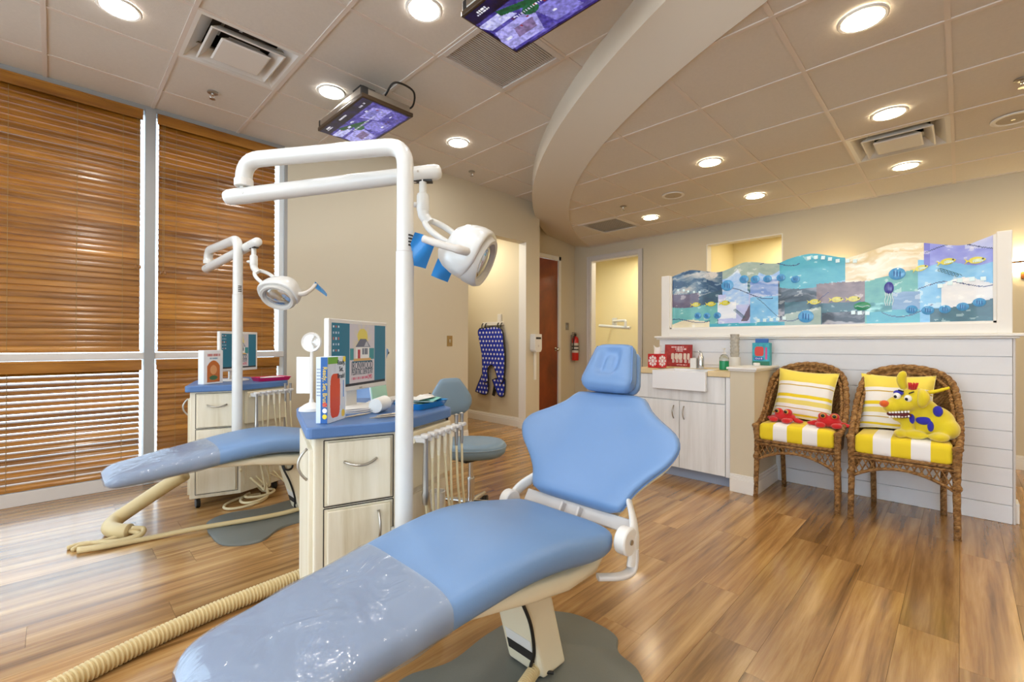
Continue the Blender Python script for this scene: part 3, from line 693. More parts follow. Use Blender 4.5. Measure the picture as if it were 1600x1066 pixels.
def hung_screen(x0, x1, y0, y1, zb, label, seed):
    cx, cy = (x0+x1)/2, (y0+y1)/2; w, d = x1-x0, y1-y0
    r = empty('ceiling_television', (cx, cy, zb), 0, label, 'television', 'screens hung from the ceiling')
    MB().bb(-w/2, w/2, -d/2, d/2, 0.0, 0.028).build('bezel', M('dark_bronze_bezel', '4a3a2a', 0.35, 0.3), r, bevel=0.004)
    MB().bb(-w/2+0.006, w/2-0.012, -d/2+0.02, d/2-0.02, 0.028, 0.085).build('back_cover', MAT['steel'], r, bevel=0.012)
    for yy in (-d/2+0.006, d/2-0.034): MB().bb(-w/2+0.004, -w/2+0.05, yy, yy+0.028, 0.028, 0.08).build('corner_cap', MAT['black'], r, bevel=0.004)
    MB().bb(-0.06, 0.06, -0.06, 0.06, 0.085, ZL-zb+0.006).build('ceiling_mount', MAT['black'], r)
    fr = frame((-w/2+0.012, 0, -0.0015), (0, 1, 0), (1, 0, 0))
    picture('screen', d-0.024, w-0.024, 150, 84, movie(seed), SCREEN, r, fr)
    pts = spline([(w/2-0.05, -d/2+0.10, 0.07), (w/2+0.03, -d/2+0.06, 0.11), (w/2-0.02, -d/2-0.03, 0.17), (w/2-0.18, -d/2-0.05, 0.16), (w/2-0.20, -d/2+0.05, 0.10)], 8)
    MB().tube(pts, 0.007, 8).build('cable', MAT['black'], r, smooth=True)
    return r
hung_screen(1.445, 1.848, 1.075, 1.800, 2.80, 'larger flat screen under the ceiling before the return grille with purple film still', 3)
hung_screen(1.445, 1.845, 2.848, 3.570, 2.80, 'flat screen under the ceiling above the dental lamp arm, showing a purple film still', 11)
# ------------------------------------------------------------------ dental chairs
def ring_super(cx, cz, hw, th, n=32, p=3.2, cy=0.0, sag=0.0):
    """closed cross-section in the y-z plane: flat-topped rounded bar"""
    out = []
    for k in range(n):
        a = 2*math.pi*k/n; c, s_ = math.cos(a), math.sin(a)
        y = hw*math.copysign(abs(c)**(2/p), c); z = th/2*math.copysign(abs(s_)**(2/p), s_)
        out.append((cx, cy+y, cz-th/2+z-sag*(1-(y/hw)**2)*(1 if s_ > 0 else 0)))
    return out
SX = [0.19, 0.205, 0.25, 0.40, 0.58, 0.75, 0.93, 1.08, 1.20, 1.29, 1.345, 1.37]
SZ = [0.445, 0.463, 0.482, 0.512, 0.542, 0.570, 0.588, 0.580, 0.558, 0.540, 0.528, 0.505]
SW = [0.13, 0.165, 0.190, 0.208, 0.222, 0.238, 0.250, 0.256, 0.256, 0.250, 0.235, 0.20]
ST = [0.03, 0.060, 0.085, 0.105, 0.118, 0.126, 0.132, 0.136, 0.136, 0.126, 0.105, 0.06]
fz, fw, ft = smooth_interp(SX, SZ), smooth_interp(SX, SW), smooth_interp(SX, ST)
def chair_base_outline():
    return [p[:2] for p in spline([(0.66, 1.10, 0), (0.68, 0.84, 0), (0.84, 0.74, 0), (1.00, 0.86, 0), (1.20, 0.86, 0), (1.33, 0.72, 0), (1.44, 0.80, 0), (1.475, 0.90, 0), (1.545, 0.95, 0), (1.565, 1.04, 0), (1.54, 1.18, 0), (1.42, 1.30, 0), (1.2, 1.32, 0), (1.0, 1.30, 0), (0.84, 1.35, 0), (0.70, 1.29, 0), (0.66, 1.10, 0)], 6)[:-1]]
def dental_chair(dy, label):
    O = Vector((1.20, 1.08, 0.0))
    r = empty('dental_chair', O+Vector((0, dy, 0)), 0, label, 'dental chair', 'reclining dental chairs')
    T = Matrix.Translation(-O)                      # shapes below are written in the near chair's room coordinates
    xs = list(np.linspace(0.19, 0.26, 6))+list(np.linspace(0.30, 1.28, 30))+list(np.linspace(1.29, 1.37, 8))
    MB().rings([ring_super(x, fz(x), fw(x), ft(x), cy=1.08, sag=0.008) for x in xs], mat=T).build('seat_cushion', MAT['vinyl'], r, smooth='all')
    tag(MB().rings([ring_super(x, fz(x)+0.003+0.002*math.sin(31*x), fw(x)+0.004+0.002*math.sin(47*x), ft(x)+0.008, cy=1.08, sag=0.006) for x in np.linspace(0.185, 0.665, 34)], cap=False, mat=T).build('toe_sleeve', MAT['film'], r, smooth='all'), 'clear crinkled plastic sleeve over the foot end')
    # shell under the seat
    MB().rings([ring_super(x, z, w, t, cy=1.08, p=4) for x, z, w, t in ((0.62, 0.432, 0.08, 0.02), (0.70, 0.447, 0.14, 0.035), (0.85, 0.462, 0.185, 0.06), (1.00, 0.458, 0.20, 0.085), (1.15, 0.436, 0.205, 0.085), (1.30, 0.424, 0.20, 0.07), (1.40, 0.420, 0.17, 0.04))], mat=T).build('seat_shell', MAT['cream_plastic'], r, smooth=True)
    # backrest in its own leaning frame
    ax = Vector((0.559, 0, 0.829)); nn = Vector((-0.829, 0, 0.559)); B0 = Vector((1.425, 1.08, 0.535))
    ss = [0.0, 0.012, 0.04, 0.09, 0.15, 0.20, 0.25, 0.29, 0.33, 0.38, 0.42, 0.455, 0.475, 0.485]
    ws = [0.17, 0.205, 0.222, 0.245, 0.295, 0.345, 0.372, 0.370, 0.340, 0.265, 0.212, 0.182, 0.160, 0.125]
    fb = smooth_interp(ss, ws)
    def backring(s_, grow=0.0, tk=None, n=40, back=0.0):
        hw = fb(s_)+grow; e = min(1.0, math.sqrt(max(0.0, 1-((s_-0.2425)/0.2425)**8))+0.25)
        th = (tk or 0.085)*e; out = []
        for k in range(n):
            a = 2*math.pi*k/n; c, q = math.cos(a), math.sin(a)
            y = hw*math.copysign(abs(c)**(2/2.6), c); d = th/2*math.copysign(abs(q)**(2/2.6), q)
            curve = 0.05*(y/0.37)**2                # wings bend forward a little
            out.append(B0 + ax*s_ + Vector((0, y, 0)) + nn*(d+curve-0.02-back-0.012*math.sin(math.pi*s_/0.48)*(1 if q > 0 else 0)*(1-(y/hw)**2)))
        return out
    MB().rings([backring(s_) for s_ in np.linspace(0.0, 0.485, 34)], mat=T).build('backrest', MAT['vinyl'], r, smooth='all')
    edge = []
    for s_ in np.linspace(0.02, 0.475, 26): edge.append(B0+ax*s_+Vector((0, -fb(s_)+0.002, 0))+nn*(0.05*(fb(s_)/0.37)**2-0.026))
    MB().tube(edge, 0.0035, 6, mat=T).build('piping', MAT['piping'], r)
    MB().tube([Vector((p.x, 2.16-p.y, p.z)) for p in edge], 0.0035, 6, mat=T).build('piping', MAT['piping'], r)
    mb = MB()
    mb.rings([backring(s_, -0.03, 0.03, back=0.055) for s_ in np.linspace(0.01, 0.44, 20)], mat=T)
    mb.build('back_shell', MAT['cream_plastic'], r, smooth='all')
    # bracket plate with bracing loop at the bottom of the backrest
    mb = MB(); lo = B0-ax*0.022
    mb.box((0, 0, 0), (0.012, 0.50, 0.05), T @ frame(lo-nn*0.03, nn, (0, 1, 0)))
    for y in (-0.04, 0.04): mb.box((0, 0, 0), (0.03, 0.012, 0.06), T @ frame(lo+Vector((0, y, 0))-nn*0.012-ax*0.02, nn, (0, 1, 0)))
    mb.box((0, 0, 0), (0.012, 0.09, 0.012), T @ frame(lo+nn*0.003-ax*0.045, nn, (0, 1, 0)))
    mb.build('back_plate', MAT['trim_grey'], r, bevel=0.004)
    for sg in (-1, 1):
        y = 1.08+sg*0.285; mb = MB()
        path = [(1.385, y, 0.395), (1.395, y, 0.44), (1.40, y, 0.50), (1.430, y-sg*0.022, 0.540), (1.470, y-sg*0.060, 0.575), (1.520, y-sg*0.10, 0.615)]
        pts = spline(path, 5); rr = []
        for i, p in enumerate(pts):
            t = (pts[min(i+1, len(pts)-1)]-pts[max(i-1, 0)]).normalized(); sd = Vector((0, 1, 0)); up = sd.cross(t).normalized(); w = 0.030-0.006*i/len(pts)
            rr.append([p+up*(w*math.cos(q))+sd*(0.013*math.sin(q)) for q in [2*math.pi*k/14 for k in range(14)]])
        mb.rings(rr, mat=T)
        mb.build('hinge_arm', MAT['white_plastic'], r, smooth=True)
        hub = MB().cyl((1.36, y-sg*0.03, 0.485), (1.36, y+sg*0.012, 0.485), 0.046, 0.046, 28, mat=T).build('hinge_hub', MAT['white_plastic'], r, bevel=0.006, smooth=True)
        MB().cyl((1.36, y+sg*0.010, 0.485), (1.36, y+sg*0.0155, 0.485), 0.009, 0.009, 12, mat=T).build('hub_screw', MAT['steel'], hub)
        bp = spline([(1.398, y, 0.45), (1.396, y, 0.405), (1.375, y, 0.378), (1.33, y-sg*0.015, 0.373), (1.27, y-sg*0.06, 0.376)], 5); rr = []
        for i, p in enumerate(bp):
            t = (bp[min(i+1, len(bp)-1)]-bp[max(i-1, 0)]).normalized(); sd = Vector((0, 1, 0)); up = sd.cross(t).normalized(); sd = t.cross(up)
            rr.append([p+up*(0.009*math.copysign(abs(math.cos(q))**0.6, math.cos(q)))+sd*(0.018*math.copysign(abs(math.sin(q))**0.6, math.sin(q))) for q in [2*math.pi*k/14 for k in range(14)]])
        MB().rings(rr, mat=T).build('bracket', MAT['trim_grey'], r, smooth=True)
    # headrest with a dished face, on its own backing pad
    hx = Vector((0.44, 0, 0.898)); hn = Vector((-0.898, 0, 0.44)); H0 = B0+ax*0.470+nn*0.035
    def hring(s_, hw, th, dish, off=0.0, n=120):
        out = []
        for k in range(n):
            a = 2*math.pi*k/n; c, q = math.cos(a), math.sin(a)
            y = hw*math.copysign(abs(c)**(2/3.4), c); d = th/2*math.copysign(abs(q)**(2/3.4), q)
            dd = 0
            if q > 0:
                rr = (abs(y/0.052)**3+abs((s_-0.128)/0.062)**3)**(1/3); dd = -dish*math.exp(-(rr**5)) + 0.75*dish*math.exp(-((abs(y/0.021)**3+abs((s_-0.118)/0.042)**3)**(1/3))**5)
            out.append(H0+hx*s_+Vector((0, y, 0))+hn*(d+dd+off))
        return out
    st = [(0.0, 0.085, 0.03), (0.006, 0.100, 0.055), (0.018, 0.115, 0.080), (0.035, 0.123, 0.092), (0.055, 0.124, 0.096)]+[(s_, 0.124-0.034*(s_-0.055)/0.15, 0.096-0.02*(s_-0.055)/0.15) for s_ in np.linspace(0.065, 0.195, 30)]+[(0.205, 0.086, 0.066), (0.212, 0.078, 0.05), (0.217, 0.06, 0.02)]
    MB().rings([hring(a, b, c, 0.026) for a, b, c in st], mat=T).build('headrest', MAT['vinyl'], r, smooth='all')
    hb = MB().rings([hring(a*0.92+0.01, b*0.95, c*0.5, 0, -0.062) for a, b, c in st], mat=T).build('headrest_backing', MAT['vinyl'], r, smooth='all')
    pe = [H0+hx*a+Vector((0, sg*b*0.985, 0))+hn*0.02 for sg in (1,) for a, b, c in st[3:-2]]
    MB().tube(pe, 0.003, 6, mat=T).build('piping', MAT['piping'], hb)
    MB().tube([Vector((p.x, 2.16-p.y, p.z)) for p in pe], 0.003, 6, mat=T).build('piping', MAT['piping'], hb)
    MB().box((0, 0, 0), (0.014, 0.07, 0.10), T @ frame(H0-hx*0.02-hn*0.06, hn, (0, 1, 0))).build('headrest_bar', MAT['steel'], r, bevel=0.003)
    mb = MB(); mb.cyl(H0+hx*0.19-hn*0.10+Vector((0, -0.03, 0)), H0+hx*0.19-hn*0.10+Vector((0, 0.03, 0)), 0.012, mat=T); mb.build('headrest_knob', MAT['black'], r)
    # lift column, leaning toward the foot end
    b0, b1 = (1.225, 1.08, 0.018), (1.115, 1.08, 0.40); col = MB()
    col.rings([[(b[0]+sx*hx_, b[1]+sy*hy_, b[2]) for sx, sy in ((-1, -1), (1, -1), (1, 1), (-1, 1))] for b, hx_, hy_ in ((b0, 0.062, 0.085), (b1, 0.066, 0.080))], mat=T)
    pc = col.build('lift_column', MAT['cream_plastic'], r, bevel=0.014, segs=3)
    MB().rings([[(b[0]-0.0655+0.0*t, b[1]+sy*0.06, b[2]) for sy in (-1, 1)]+[(b[0]-0.0635, b[1]+sy*0.06, b[2]) for sy in (1, -1)] for t, b in ((0, (1.197, 1.08, 0.115)), (1, (1.186, 1.08, 0.155)))], mat=T).build('warning_label', MAT['white_plastic'], pc)
    MB().rings([[(b[0]-0.0655, b[1]+sy*0.06, b[2]) for sy in (-1, 1)]+[(b[0]-0.0635, b[1]+sy*0.06, b[2]) for sy in (1, -1)] for b in ((1.207, 1.08, 0.075), (1.197, 1.08, 0.112))], mat=T).build('label_band', MAT['rubber'], pc)
    MB().tube(spline([(1.06, 1.05, 0.40), (1.05, 1.00, 0.34), (1.09, 0.99, 0.24), (1.13, 1.01, 0.12), (1.14, 1.03, 0.05), (1.20, 0.985, 0.03)], 8), 0.006, 8, mat=T).build('cable', MAT['black'], r, smooth=True)
    MB().tube(spline([(1.05, 1.02, 0.40), (1.06, 0.99, 0.33), (1.10, 0.985, 0.33), (1.11, 0.99, 0.40)], 8), 0.006, 8, mat=T).build('cable', MAT['black'], r, smooth=True)
    bo = chair_base_outline(); c = Vector((sum(p[0] for p in bo)/len(bo), sum(p[1] for p in bo)/len(bo)))
    MB().rings([[(p[0], p[1], 0.001) for p in bo], [(p[0], p[1], 0.008) for p in bo], [(c.x+(p[0]-c.x)*0.98, c.y+(p[1]-c.y)*0.98, 0.014) for p in bo]], mat=T).build('base_plate', MAT['mat_grey'], r, smooth=True)
    return r
DY = 2.12
dental_chair(0.0, 'blue vinyl dental chair with fully visible backrest and headrest beside the pony wall')
dental_chair(DY, 'blue vinyl dental chair half hidden behind the blue-topped cabinet, foot end toward the blinds')

# ------------------------------------------------------------------ dental lamps on white posts
def bent(pts, rad, n=7):
    """polyline with rounded corners"""
    P = [Vector(p) for p in pts]; out = [P[0]]
    for i in range(1, len(P)-1):
        a, b, c = P[i-1], P[i], P[i+1]; u = (a-b).normalized(); w = (c-b).normalized()
        p0, p1 = b+u*rad, b+w*rad
        for k in range(n+1): t = k/n; out.append(p0*(1-t)**2+b*2*t*(1-t)+p1*t*t)
    return out+[P[-1]]
def dental_lamp(base, E, S, T_, d, off, label, film_spots, SC=1.15):
    r = empty('dental_lamp', (base[0], base[1], 0), 0, label, 'dental lamp', 'white dental lamps on posts')
    o = Vector((base[0], base[1], 0)); L = lambda p: Vector(p)-o
    zt = 1.872
    MB().cyl((0, 0, 0.36), (0, 0, 1.48), 0.0325, n=28).build('post', MAT['white_enamel'], r, smooth=True)
    MB().box((0.045, 0.085, 0.41), (0.07, 0.10, 0.06), rz=0.0).build('cabinet_bracket', MAT['white_enamel'], r, bevel=0.008)
    ua = L((E[0], E[1], zt))
    MB().tube(bent([(0, 0, 1.482), (0, 0, zt), ua, ua+Vector((0, 0, -0.085))], 0.075), 0.0305, 24).build('upper_arm', MAT['white_enamel'], r, smooth=True)
    MB().tube(arc((0, 0, 1.481), 0.0318, 0, 2*math.pi, 28)[:-1], 0.0015, 5, closed=True).build('post_collar', MAT['trim_grey'], r)
    lab = MB()
    for k in range(4):
        a0, a1 = RD(-100), RD(-55); lab.rings([[(0.0318*math.cos(a), 0.0318*math.sin(a), z) for z in (1.50+k*0.012, 1.506+k*0.012)]+[(0.0308*math.cos(a), 0.0308*math.sin(a), z) for z in (1.506+k*0.012, 1.50+k*0.012)] for a in np.linspace(a0, a1, 5)])
    lab.build('printed_label', MAT['rubber'], r)
    mb = MB(); mb.cyl(ua+Vector((0, 0, -0.075)), ua+Vector((0, 0, -0.105)), 0.034, 0.034, 24); mb.build('elbow_cap', MAT['white_plastic'], r, bevel=0.003)
    s0, t0 = L(S), L(T_); dr = (t0-s0).normalized()
    MB().cyl(ua+Vector((0, 0, -0.10)), Vector((ua.x, ua.y, s0.z+0.02)), 0.016, n=16).build('pivot_pin', MAT['steel'], r)
    # spring arm with rounded end caps
    body = [s0+dr*x for x in (0, 0.006, 0.02, 0.05)]+[t0-dr*x for x in (0.05, 0.02, 0.006, 0)]
    MB().tube(body, [0.012, 0.024, 0.030, 0.0315, 0.0315, 0.030, 0.024, 0.012], 24).build('spring_arm', MAT['white_enamel'], r, smooth=True)
    for q in (s0+dr*0.09, t0-dr*0.09):
        sd = dr.cross(Vector((0, 0, 1))).normalized(); sd = sd if sd.dot(Vector((-o.x, -o.y, 0))) > 0 else -sd
        MB().cyl(q+sd*0.030, q+sd*0.0325, 0.0045, n=10).build('arm_screw', MAT['steel'], r)
    tt = t0-dr*0.075
    MB().box((tt.x, tt.y, tt.z-0.031), (0.075, 0.03, 0.008), rz=math.atan2(dr.y, dr.x)).build('arm_slot', MAT['black'], r)
    MB().cyl(tt+Vector((0, 0, -0.02)), tt+Vector((0, 0, -0.085)), 0.0155, n=16).build('drop_pin', MAT['white_enamel'], r, smooth=True)
    MB().lathe([(0.014, 0), (0.022, -0.004), (0.0245, -0.012), (0.0245, -0.07), (0.021, -0.078)], 20, (tt.x, tt.y, tt.z-0.078)).build('swivel_sleeve', MAT['white_enamel'], r, smooth=True)
    MB().ell((tt.x-CR.x*0.03, tt.y-CR.y*0.03, tt.z-0.125), (0.018, 0.018, 0.010)).build('lock_knob', MAT['white_plastic'], r, smooth=True)
    # neck bends from the sleeve toward the head
    d = Vector(d).normalized(); side = Vector((CR.x, CR.y, 0)).normalized()
    hd = Vector((off.x, off.y, 0)).normalized()
    k0 = tt+Vector((0, 0, -0.15)); k1 = k0+hd*0.006+Vector((0, 0, -0.022)); k2 = k1+hd*0.022+Vector((0, 0, -0.026))
    MB().tube(spline([k0, k1, k2], 6), [0.023]*6+[0.022]*4+[0.020]*3, 16).build('neck', MAT['white_enamel'], r, smooth=True)
    # head: local frame, x = light direction, z = up-ish
    c = k2+hd*0.160+Vector((0, 0, -0.120))
    zl = (Vector((0, 0, 1))-d*d.z).normalized(); yl = zl.cross(d).normalized()
    F = Matrix(((d.x, yl.x, zl.x, c.x), (d.y, yl.y, zl.y, c.y), (d.z, yl.z, zl.z, c.z), (0, 0, 0, 1))) @ Matrix.Diagonal((SC, SC, SC, 1))
    # oval yoke ring joining neck and head
    F2 = Matrix.Translation(k2+hd*0.045+Vector((0, 0, -0.03)))
    ringpts = [k2+hd*(0.060-0.078*math.cos(a))-CF*(0.050*math.sin(a))+Vector((0, 0, -0.045+0.050*math.cos(a)-0.035*math.sin(a))) for a in [2*math.pi*k/28 for k in range(28)]]
    MB().tube(ringpts, 0.0125, 12, closed=True).build('yoke', MAT['white_enamel'], r, smooth='all')
    # reflector shell: bell with a flat brim
    rs = []
    for x, ry, rz_ in ((-0.075, 0.02, 0.015), (-0.070, 0.05, 0.04), (-0.055, 0.080, 0.064), (-0.03, 0.102, 0.082), (0.0, 0.116, 0.092), (0.03, 0.124, 0.096), (0.052, 0.124, 0.094), (0.060, 0.118, 0.088), (0.056, 0.108, 0.080)):
        rs.append([(x-0.03*(math.sin(a)**2)*(1 if math.sin(a) < 0 else 0), ry*math.copysign(abs(math.cos(a))**0.8, math.cos(a)), rz_*math.copysign(abs(math.sin(a))**0.8, math.sin(a))) for a in [2*math.pi*k/36 for k in range(36)]])
    sh = MB().rings(rs, mat=F).build('lamp_shell', MAT['white_enamel'], r, smooth='all')
    MB().rings([[(x, ry*math.cos(a), rz_*math.sin(a)-0.012) for a in [2*math.pi*k/36 for k in range(36)]] for x, ry, rz_ in ((0.02, 0.112, 0.088), (0.058, 0.114, 0.090), (0.074, 0.104, 0.082), (0.072, 0.090, 0.070), (0.045, 0.07, 0.055))], cap=False, mat=F).build('grey_rim', M('lamp_grey_plastic', 'c9c7c2', 0.4), sh, smooth=True)
    MB().ell((0.050, 0, -0.012), (0.020, 0.090, 0.070), mat=F).build('lens', M('lamp_mirror_lens', 'c4c9cf', 0.08, 0.9), sh, smooth='all')
    # curved handles on both sides
    for sg in (-1, 1):
        pts = spline([(0.030, sg*0.105, -0.01), (0.01, sg*0.150, -0.020), (-0.05, sg*0.158, -0.030), (-0.11, sg*0.150, -0.035)], 6)
        h = MB().tube(pts, [0.014]*8+[0.012]*(len(pts)-8), 12, mat=F).build('handle', M('lamp_handle_grey', 'd2cec8', 0.45), r, smooth='all')
        if sg in film_spots:
            ang = film_spots[sg]; mb = MB()
            G = F @ Matrix.Translation((-0.105, sg*0.152, -0.04)) @ Matrix.Rotation(ang, 4, 'X') @ Matrix.Rotation(0.5, 4, 'Z')
            mb.grid(lambda u, v: tuple(G @ Vector((-0.035+0.07*u, 0.006*math.sin(5*u+3*v), -0.10*v+0.015))), 8, 8)
            mb.grid(lambda u, v: tuple(G @ Vector((-0.035+0.07*u, 0.006*math.sin(5*u+3*v)+0.012*(1-abs(2*u-1)), -0.10*v+0.015))), 8, 8)
            mb.build('barrier_film', MAT['film_blue'], h, smooth='all')
    return r
def cw(lat, fwd, z): return (fwd*0.7111+lat*0.7032, fwd*0.7031-lat*0.7110, z)
def cdir(lat, fwd, z): return Vector((fwd*0.7111+lat*0.7032, fwd*0.7031-lat*0.7110, z))
dental_lamp(cw(-0.393, 1.66, 0), cw(-1.067, 1.80, 0), cw(-1.145, 1.80, 1.722), cw(-0.285, 1.82, 1.838), cdir(0.90, -0.10, -0.42), cdir(1, -0.1, 0), 'white dental lamp on the post in front of the near cabinet', {-1: 0.25, 1: 0.1})
pb_ = cw(-0.393, 1.66, 0)
dental_lamp((pb_[0], pb_[1]+DY+0.02, 0), cw(-2.40, 3.58, 0), cw(-2.44, 3.60, 1.725), cw(-1.72, 3.08, 1.838), cdir(-0.15, -0.75, -0.65), cdir(1, 0.1, 0), 'white dental lamp on the post before the far window blinds', {-1: -0.4, 1: 0.5})
# ------------------------------------------------------------------ dental cabinets with blue counters
def offset_poly(poly, d):
    n = len(poly); out = []
    a = sum(poly[i][0]*poly[(i+1) % n][1]-poly[(i+1) % n][0]*poly[i][1] for i in range(n)); sg = 1 if a > 0 else -1
    for i in range(n):
        p0, p1, p2 = Vector(poly[i-1]), Vector(poly[i]), Vector(poly[(i+1) % n])
        u, w = (p1-p0).normalized(), (p2-p1).normalized()
        nu, nw = Vector((u.y, -u.x))*sg*d, Vector((w.y, -w.x))*sg*d
        a0, b0 = p0+nu, p1+nw; den = u.x*w.y-u.y*w.x
        t = ((b0-a0).x*w.y-(b0-a0).y*w.x)/den
        q = a0+u*t; out.append((q.x, q.y))
    return out
def round_poly(poly, r, n=5):
    out = []
    for i in range(len(poly)):
        a, b, c = Vector(poly[i-1]), Vector(poly[i]), Vector(poly[(i+1) % len(poly)])
        u = (a-b).normalized(); w = (c-b).normalized(); p0, p1 = b+u*r, b+w*r
        for k in range(n+1): t = k/n; q = p0*(1-t)**2+b*2*t*(1-t)+p1*t*t; out.append((q.x, q.y))
    return out
CTR = [(0.622, 1.624), (0.945, 1.527), (1.300, 1.672), (1.435, 2.10), (1.15, 2.33), (0.79, 2.18)]
def bow_handle(name, F, p, L, vertical, parent, depth=0.03):
    pts = []
    for k in range(13):
        t = -1+2*k/12; d = depth*(1-t*t)+0.002
        pts.append((p[0], p[1]+t*L/2, d) if vertical else (p[0]+t*L/2, p[1]-0.012*(1-t*t), d))
    return MB().tube(pts, 0.005, 8, mat=F).build(name, MAT['steel'], parent, smooth='all')
def dental_cabinet(dy, label):
    O = Vector((1.02, 1.92, 0)); r = empty('dental_cabinet', O+Vector((0, dy, 0)), 0, label, 'cabinet', 'dental cabinets with blue counters')
    T = Matrix.Translation(-O)
    body = offset_poly(CTR, -0.028)
    MB().prism(body, 0.075, 0.808, T).build('body', MAT['cab'], r, bevel=0.006)
    MB().prism(round_poly(CTR, 0.03), 0.808, 0.85, T).build('countertop', MAT['laminate_blue'], r, bevel=0.006)
    b = [Vector((p[0], p[1], 0)) for p in body]
    F = T @ frame(b[0], b[1]-b[0], (0, 0, 1)); W = (b[1]-b[0]).length
    dr = MB().box((W/2+0.008, 0.675, 0.006), (W-0.075, 0.225, 0.018), F).build('drawer', MAT['cab'], r, bevel=0.003)
    bow_handle('handle', F @ Matrix.Translation((0, 0, 0.015)), (W/2+0.008, 0.715), 0.115, False, dr)
    dd = MB().box((W/2+0.008, 0.325, 0.006), (W-0.075, 0.43, 0.018), F).build('door', MAT['cab'], r, bevel=0.003)
    bow_handle('handle', F @ Matrix.Translation((0, 0, 0.015)), (W-0.075, 0.46), 0.115, True, dd)
    for bx0, bx1, by0, by1 in ((0.033, W-0.017, 0.555, 0.795), (0.033, W-0.017, 0.102, 0.548)):
        mb = MB(); t = 0.0035
        for cx_, cy_, w_, h_ in (((bx0+bx1)/2, by0, bx1-bx0, t), ((bx0+bx1)/2, by1, bx1-bx0, t), (bx0, (by0+by1)/2, t, by1-by0), (bx1, (by0+by1)/2, t, by1-by0)): mb.box((cx_, cy_, 0.0006), (w_, h_, 0.002), F)
        mb.build('shadow_gap', MAT['rubber'], r)
    # left side door with its handle
    Fl = T @ frame(b[5], b[0]-b[5], (0, 0, 1)); Wl = (b[0]-b[5]).length
    sd = MB().box((Wl/2, 0.43, 0.006), (Wl-0.06, 0.66, 0.018), Fl).build('door', MAT['cab'], r, bevel=0.003)
    bow_handle('handle', Fl @ Matrix.Translation((0, 0, 0.015)), (Wl-0.07, 0.70), 0.115, True, sd)
    # instrument side: cream delivery panel, holder bar and hanging handpieces
    G = T @ frame(b[1], b[2]-b[1], (0, 0, 1)); WG = (b[2]-b[1]).length
    MB().box((WG/2+0.01, 0.68, 0.016), (WG-0.03, 0.23, 0.03), G).build('delivery_panel', MAT['cream_plastic'], r, bevel=0.006)
    MB().box((WG/2+0.01, 0.33, 0.002), (WG-0.03, 0.40, 0.004), G).build('recess_panel', MAT['cab'], r)
    MB().cyl(G @ Vector((0.03, 0.765, 0.05)), G @ Vector((WG-0.01, 0.765, 0.05)), 0.010, n=12).build('holder_bar', MAT['cream_plastic'], r, smooth=True)
    n = 7
    for k in range(n):
        u = 0.045+k*(WG-0.07)/(n-1)
        h = MB(); h.box((u, 0.772, 0.075), (0.026, 0.026, 0.055), G); h.box((u, 0.786, 0.10), (0.032, 0.016, 0.03), G)
        h.build('holder', MAT['white_plastic'], r, bevel=0.005)
        tall = k >= 5
        hp = MB()
        if tall: hp.tube([G @ Vector((u, z, 0.098)) for z in (0.70, 0.74, 0.80, 0.825, 0.835, 0.838)], [0.006, 0.008, 0.008, 0.009, 0.011, 0.004], 12)
        elif k == 0: hp.tube([G @ Vector((u, z, 0.098)) for z in (0.52, 0.56, 0.57, 0.66, 0.76, 0.78)], [0.010, 0.015, 0.012, 0.011, 0.009, 0.009], 12)
        else: hp.tube([G @ Vector((u, z, 0.098)) for z in (0.69, 0.72, 0.765, 0.78)], [0.006, 0.008, 0.009, 0.006], 12)
        hpo = hp.build('handpiece', MAT['steel'] if tall or k == 0 else MAT['cream_plastic'], r, smooth=True)
        zt = 0.53 if k == 0 else 0.70
        sw = (0.03, 0.02, -0.015, 0.085, 0.02, 0.055, 0.035)[k]; low = (0.10, 0.14, 0.12, 0.16, 0.11, 0.15, 0.13)[k]
        pts = spline([(u, zt, 0.098), (u+sw*0.3, 0.50, 0.10), (u+sw, 0.28, 0.11), (u+sw*1.2+0.01, low, 0.13), (u+sw+0.03, 0.10, 0.07), (u+0.02, 0.17, 0.012)], 6)
        MB().tube(pts, 0.0075 if k == 0 else 0.0055, 8, mat=G).build('tubing', MAT['tube'], hpo, smooth='all')
    MB().lathe([(0.026, 0), (0.032, 0.05), (0.034, 0.075), (0.036, 0.078), (0.030, 0.078), (0.027, 0.006)], 18, mat=G @ Matrix.Translation((WG*0.58, 0.44, 0.05)) @ Matrix.Rotation(-math.pi/2, 4, 'X')).build('cup_holder', MAT['white_plastic'], r, smooth=True)
    for q in (b[0], b[2], b[3], b[5]):
        c = Vector((1.02, 1.92, 0)); p = q+(c-q).normalized()*0.07
        cs = MB(); cs.cyl(T @ Vector((p.x-0.013, p.y, 0.034)), T @ Vector((p.x+0.013, p.y, 0.034)), 0.034, n=18)
        co = cs.build('caster', MAT['black'], r, bevel=0.004)
        MB().cyl(T @ Vector((p.x, p.y, 0.055)), T @ Vector((p.x, p.y, 0.08)), 0.016, n=12).build('caster_stem', MAT['black'], co)
    return r
dental_cabinet(0, 'whitewashed cabinet with blue counter carrying the monitor and blue tray')
dental_cabinet(DY-0.03, 'whitewashed cabinet with blue counter standing by the window blinds')

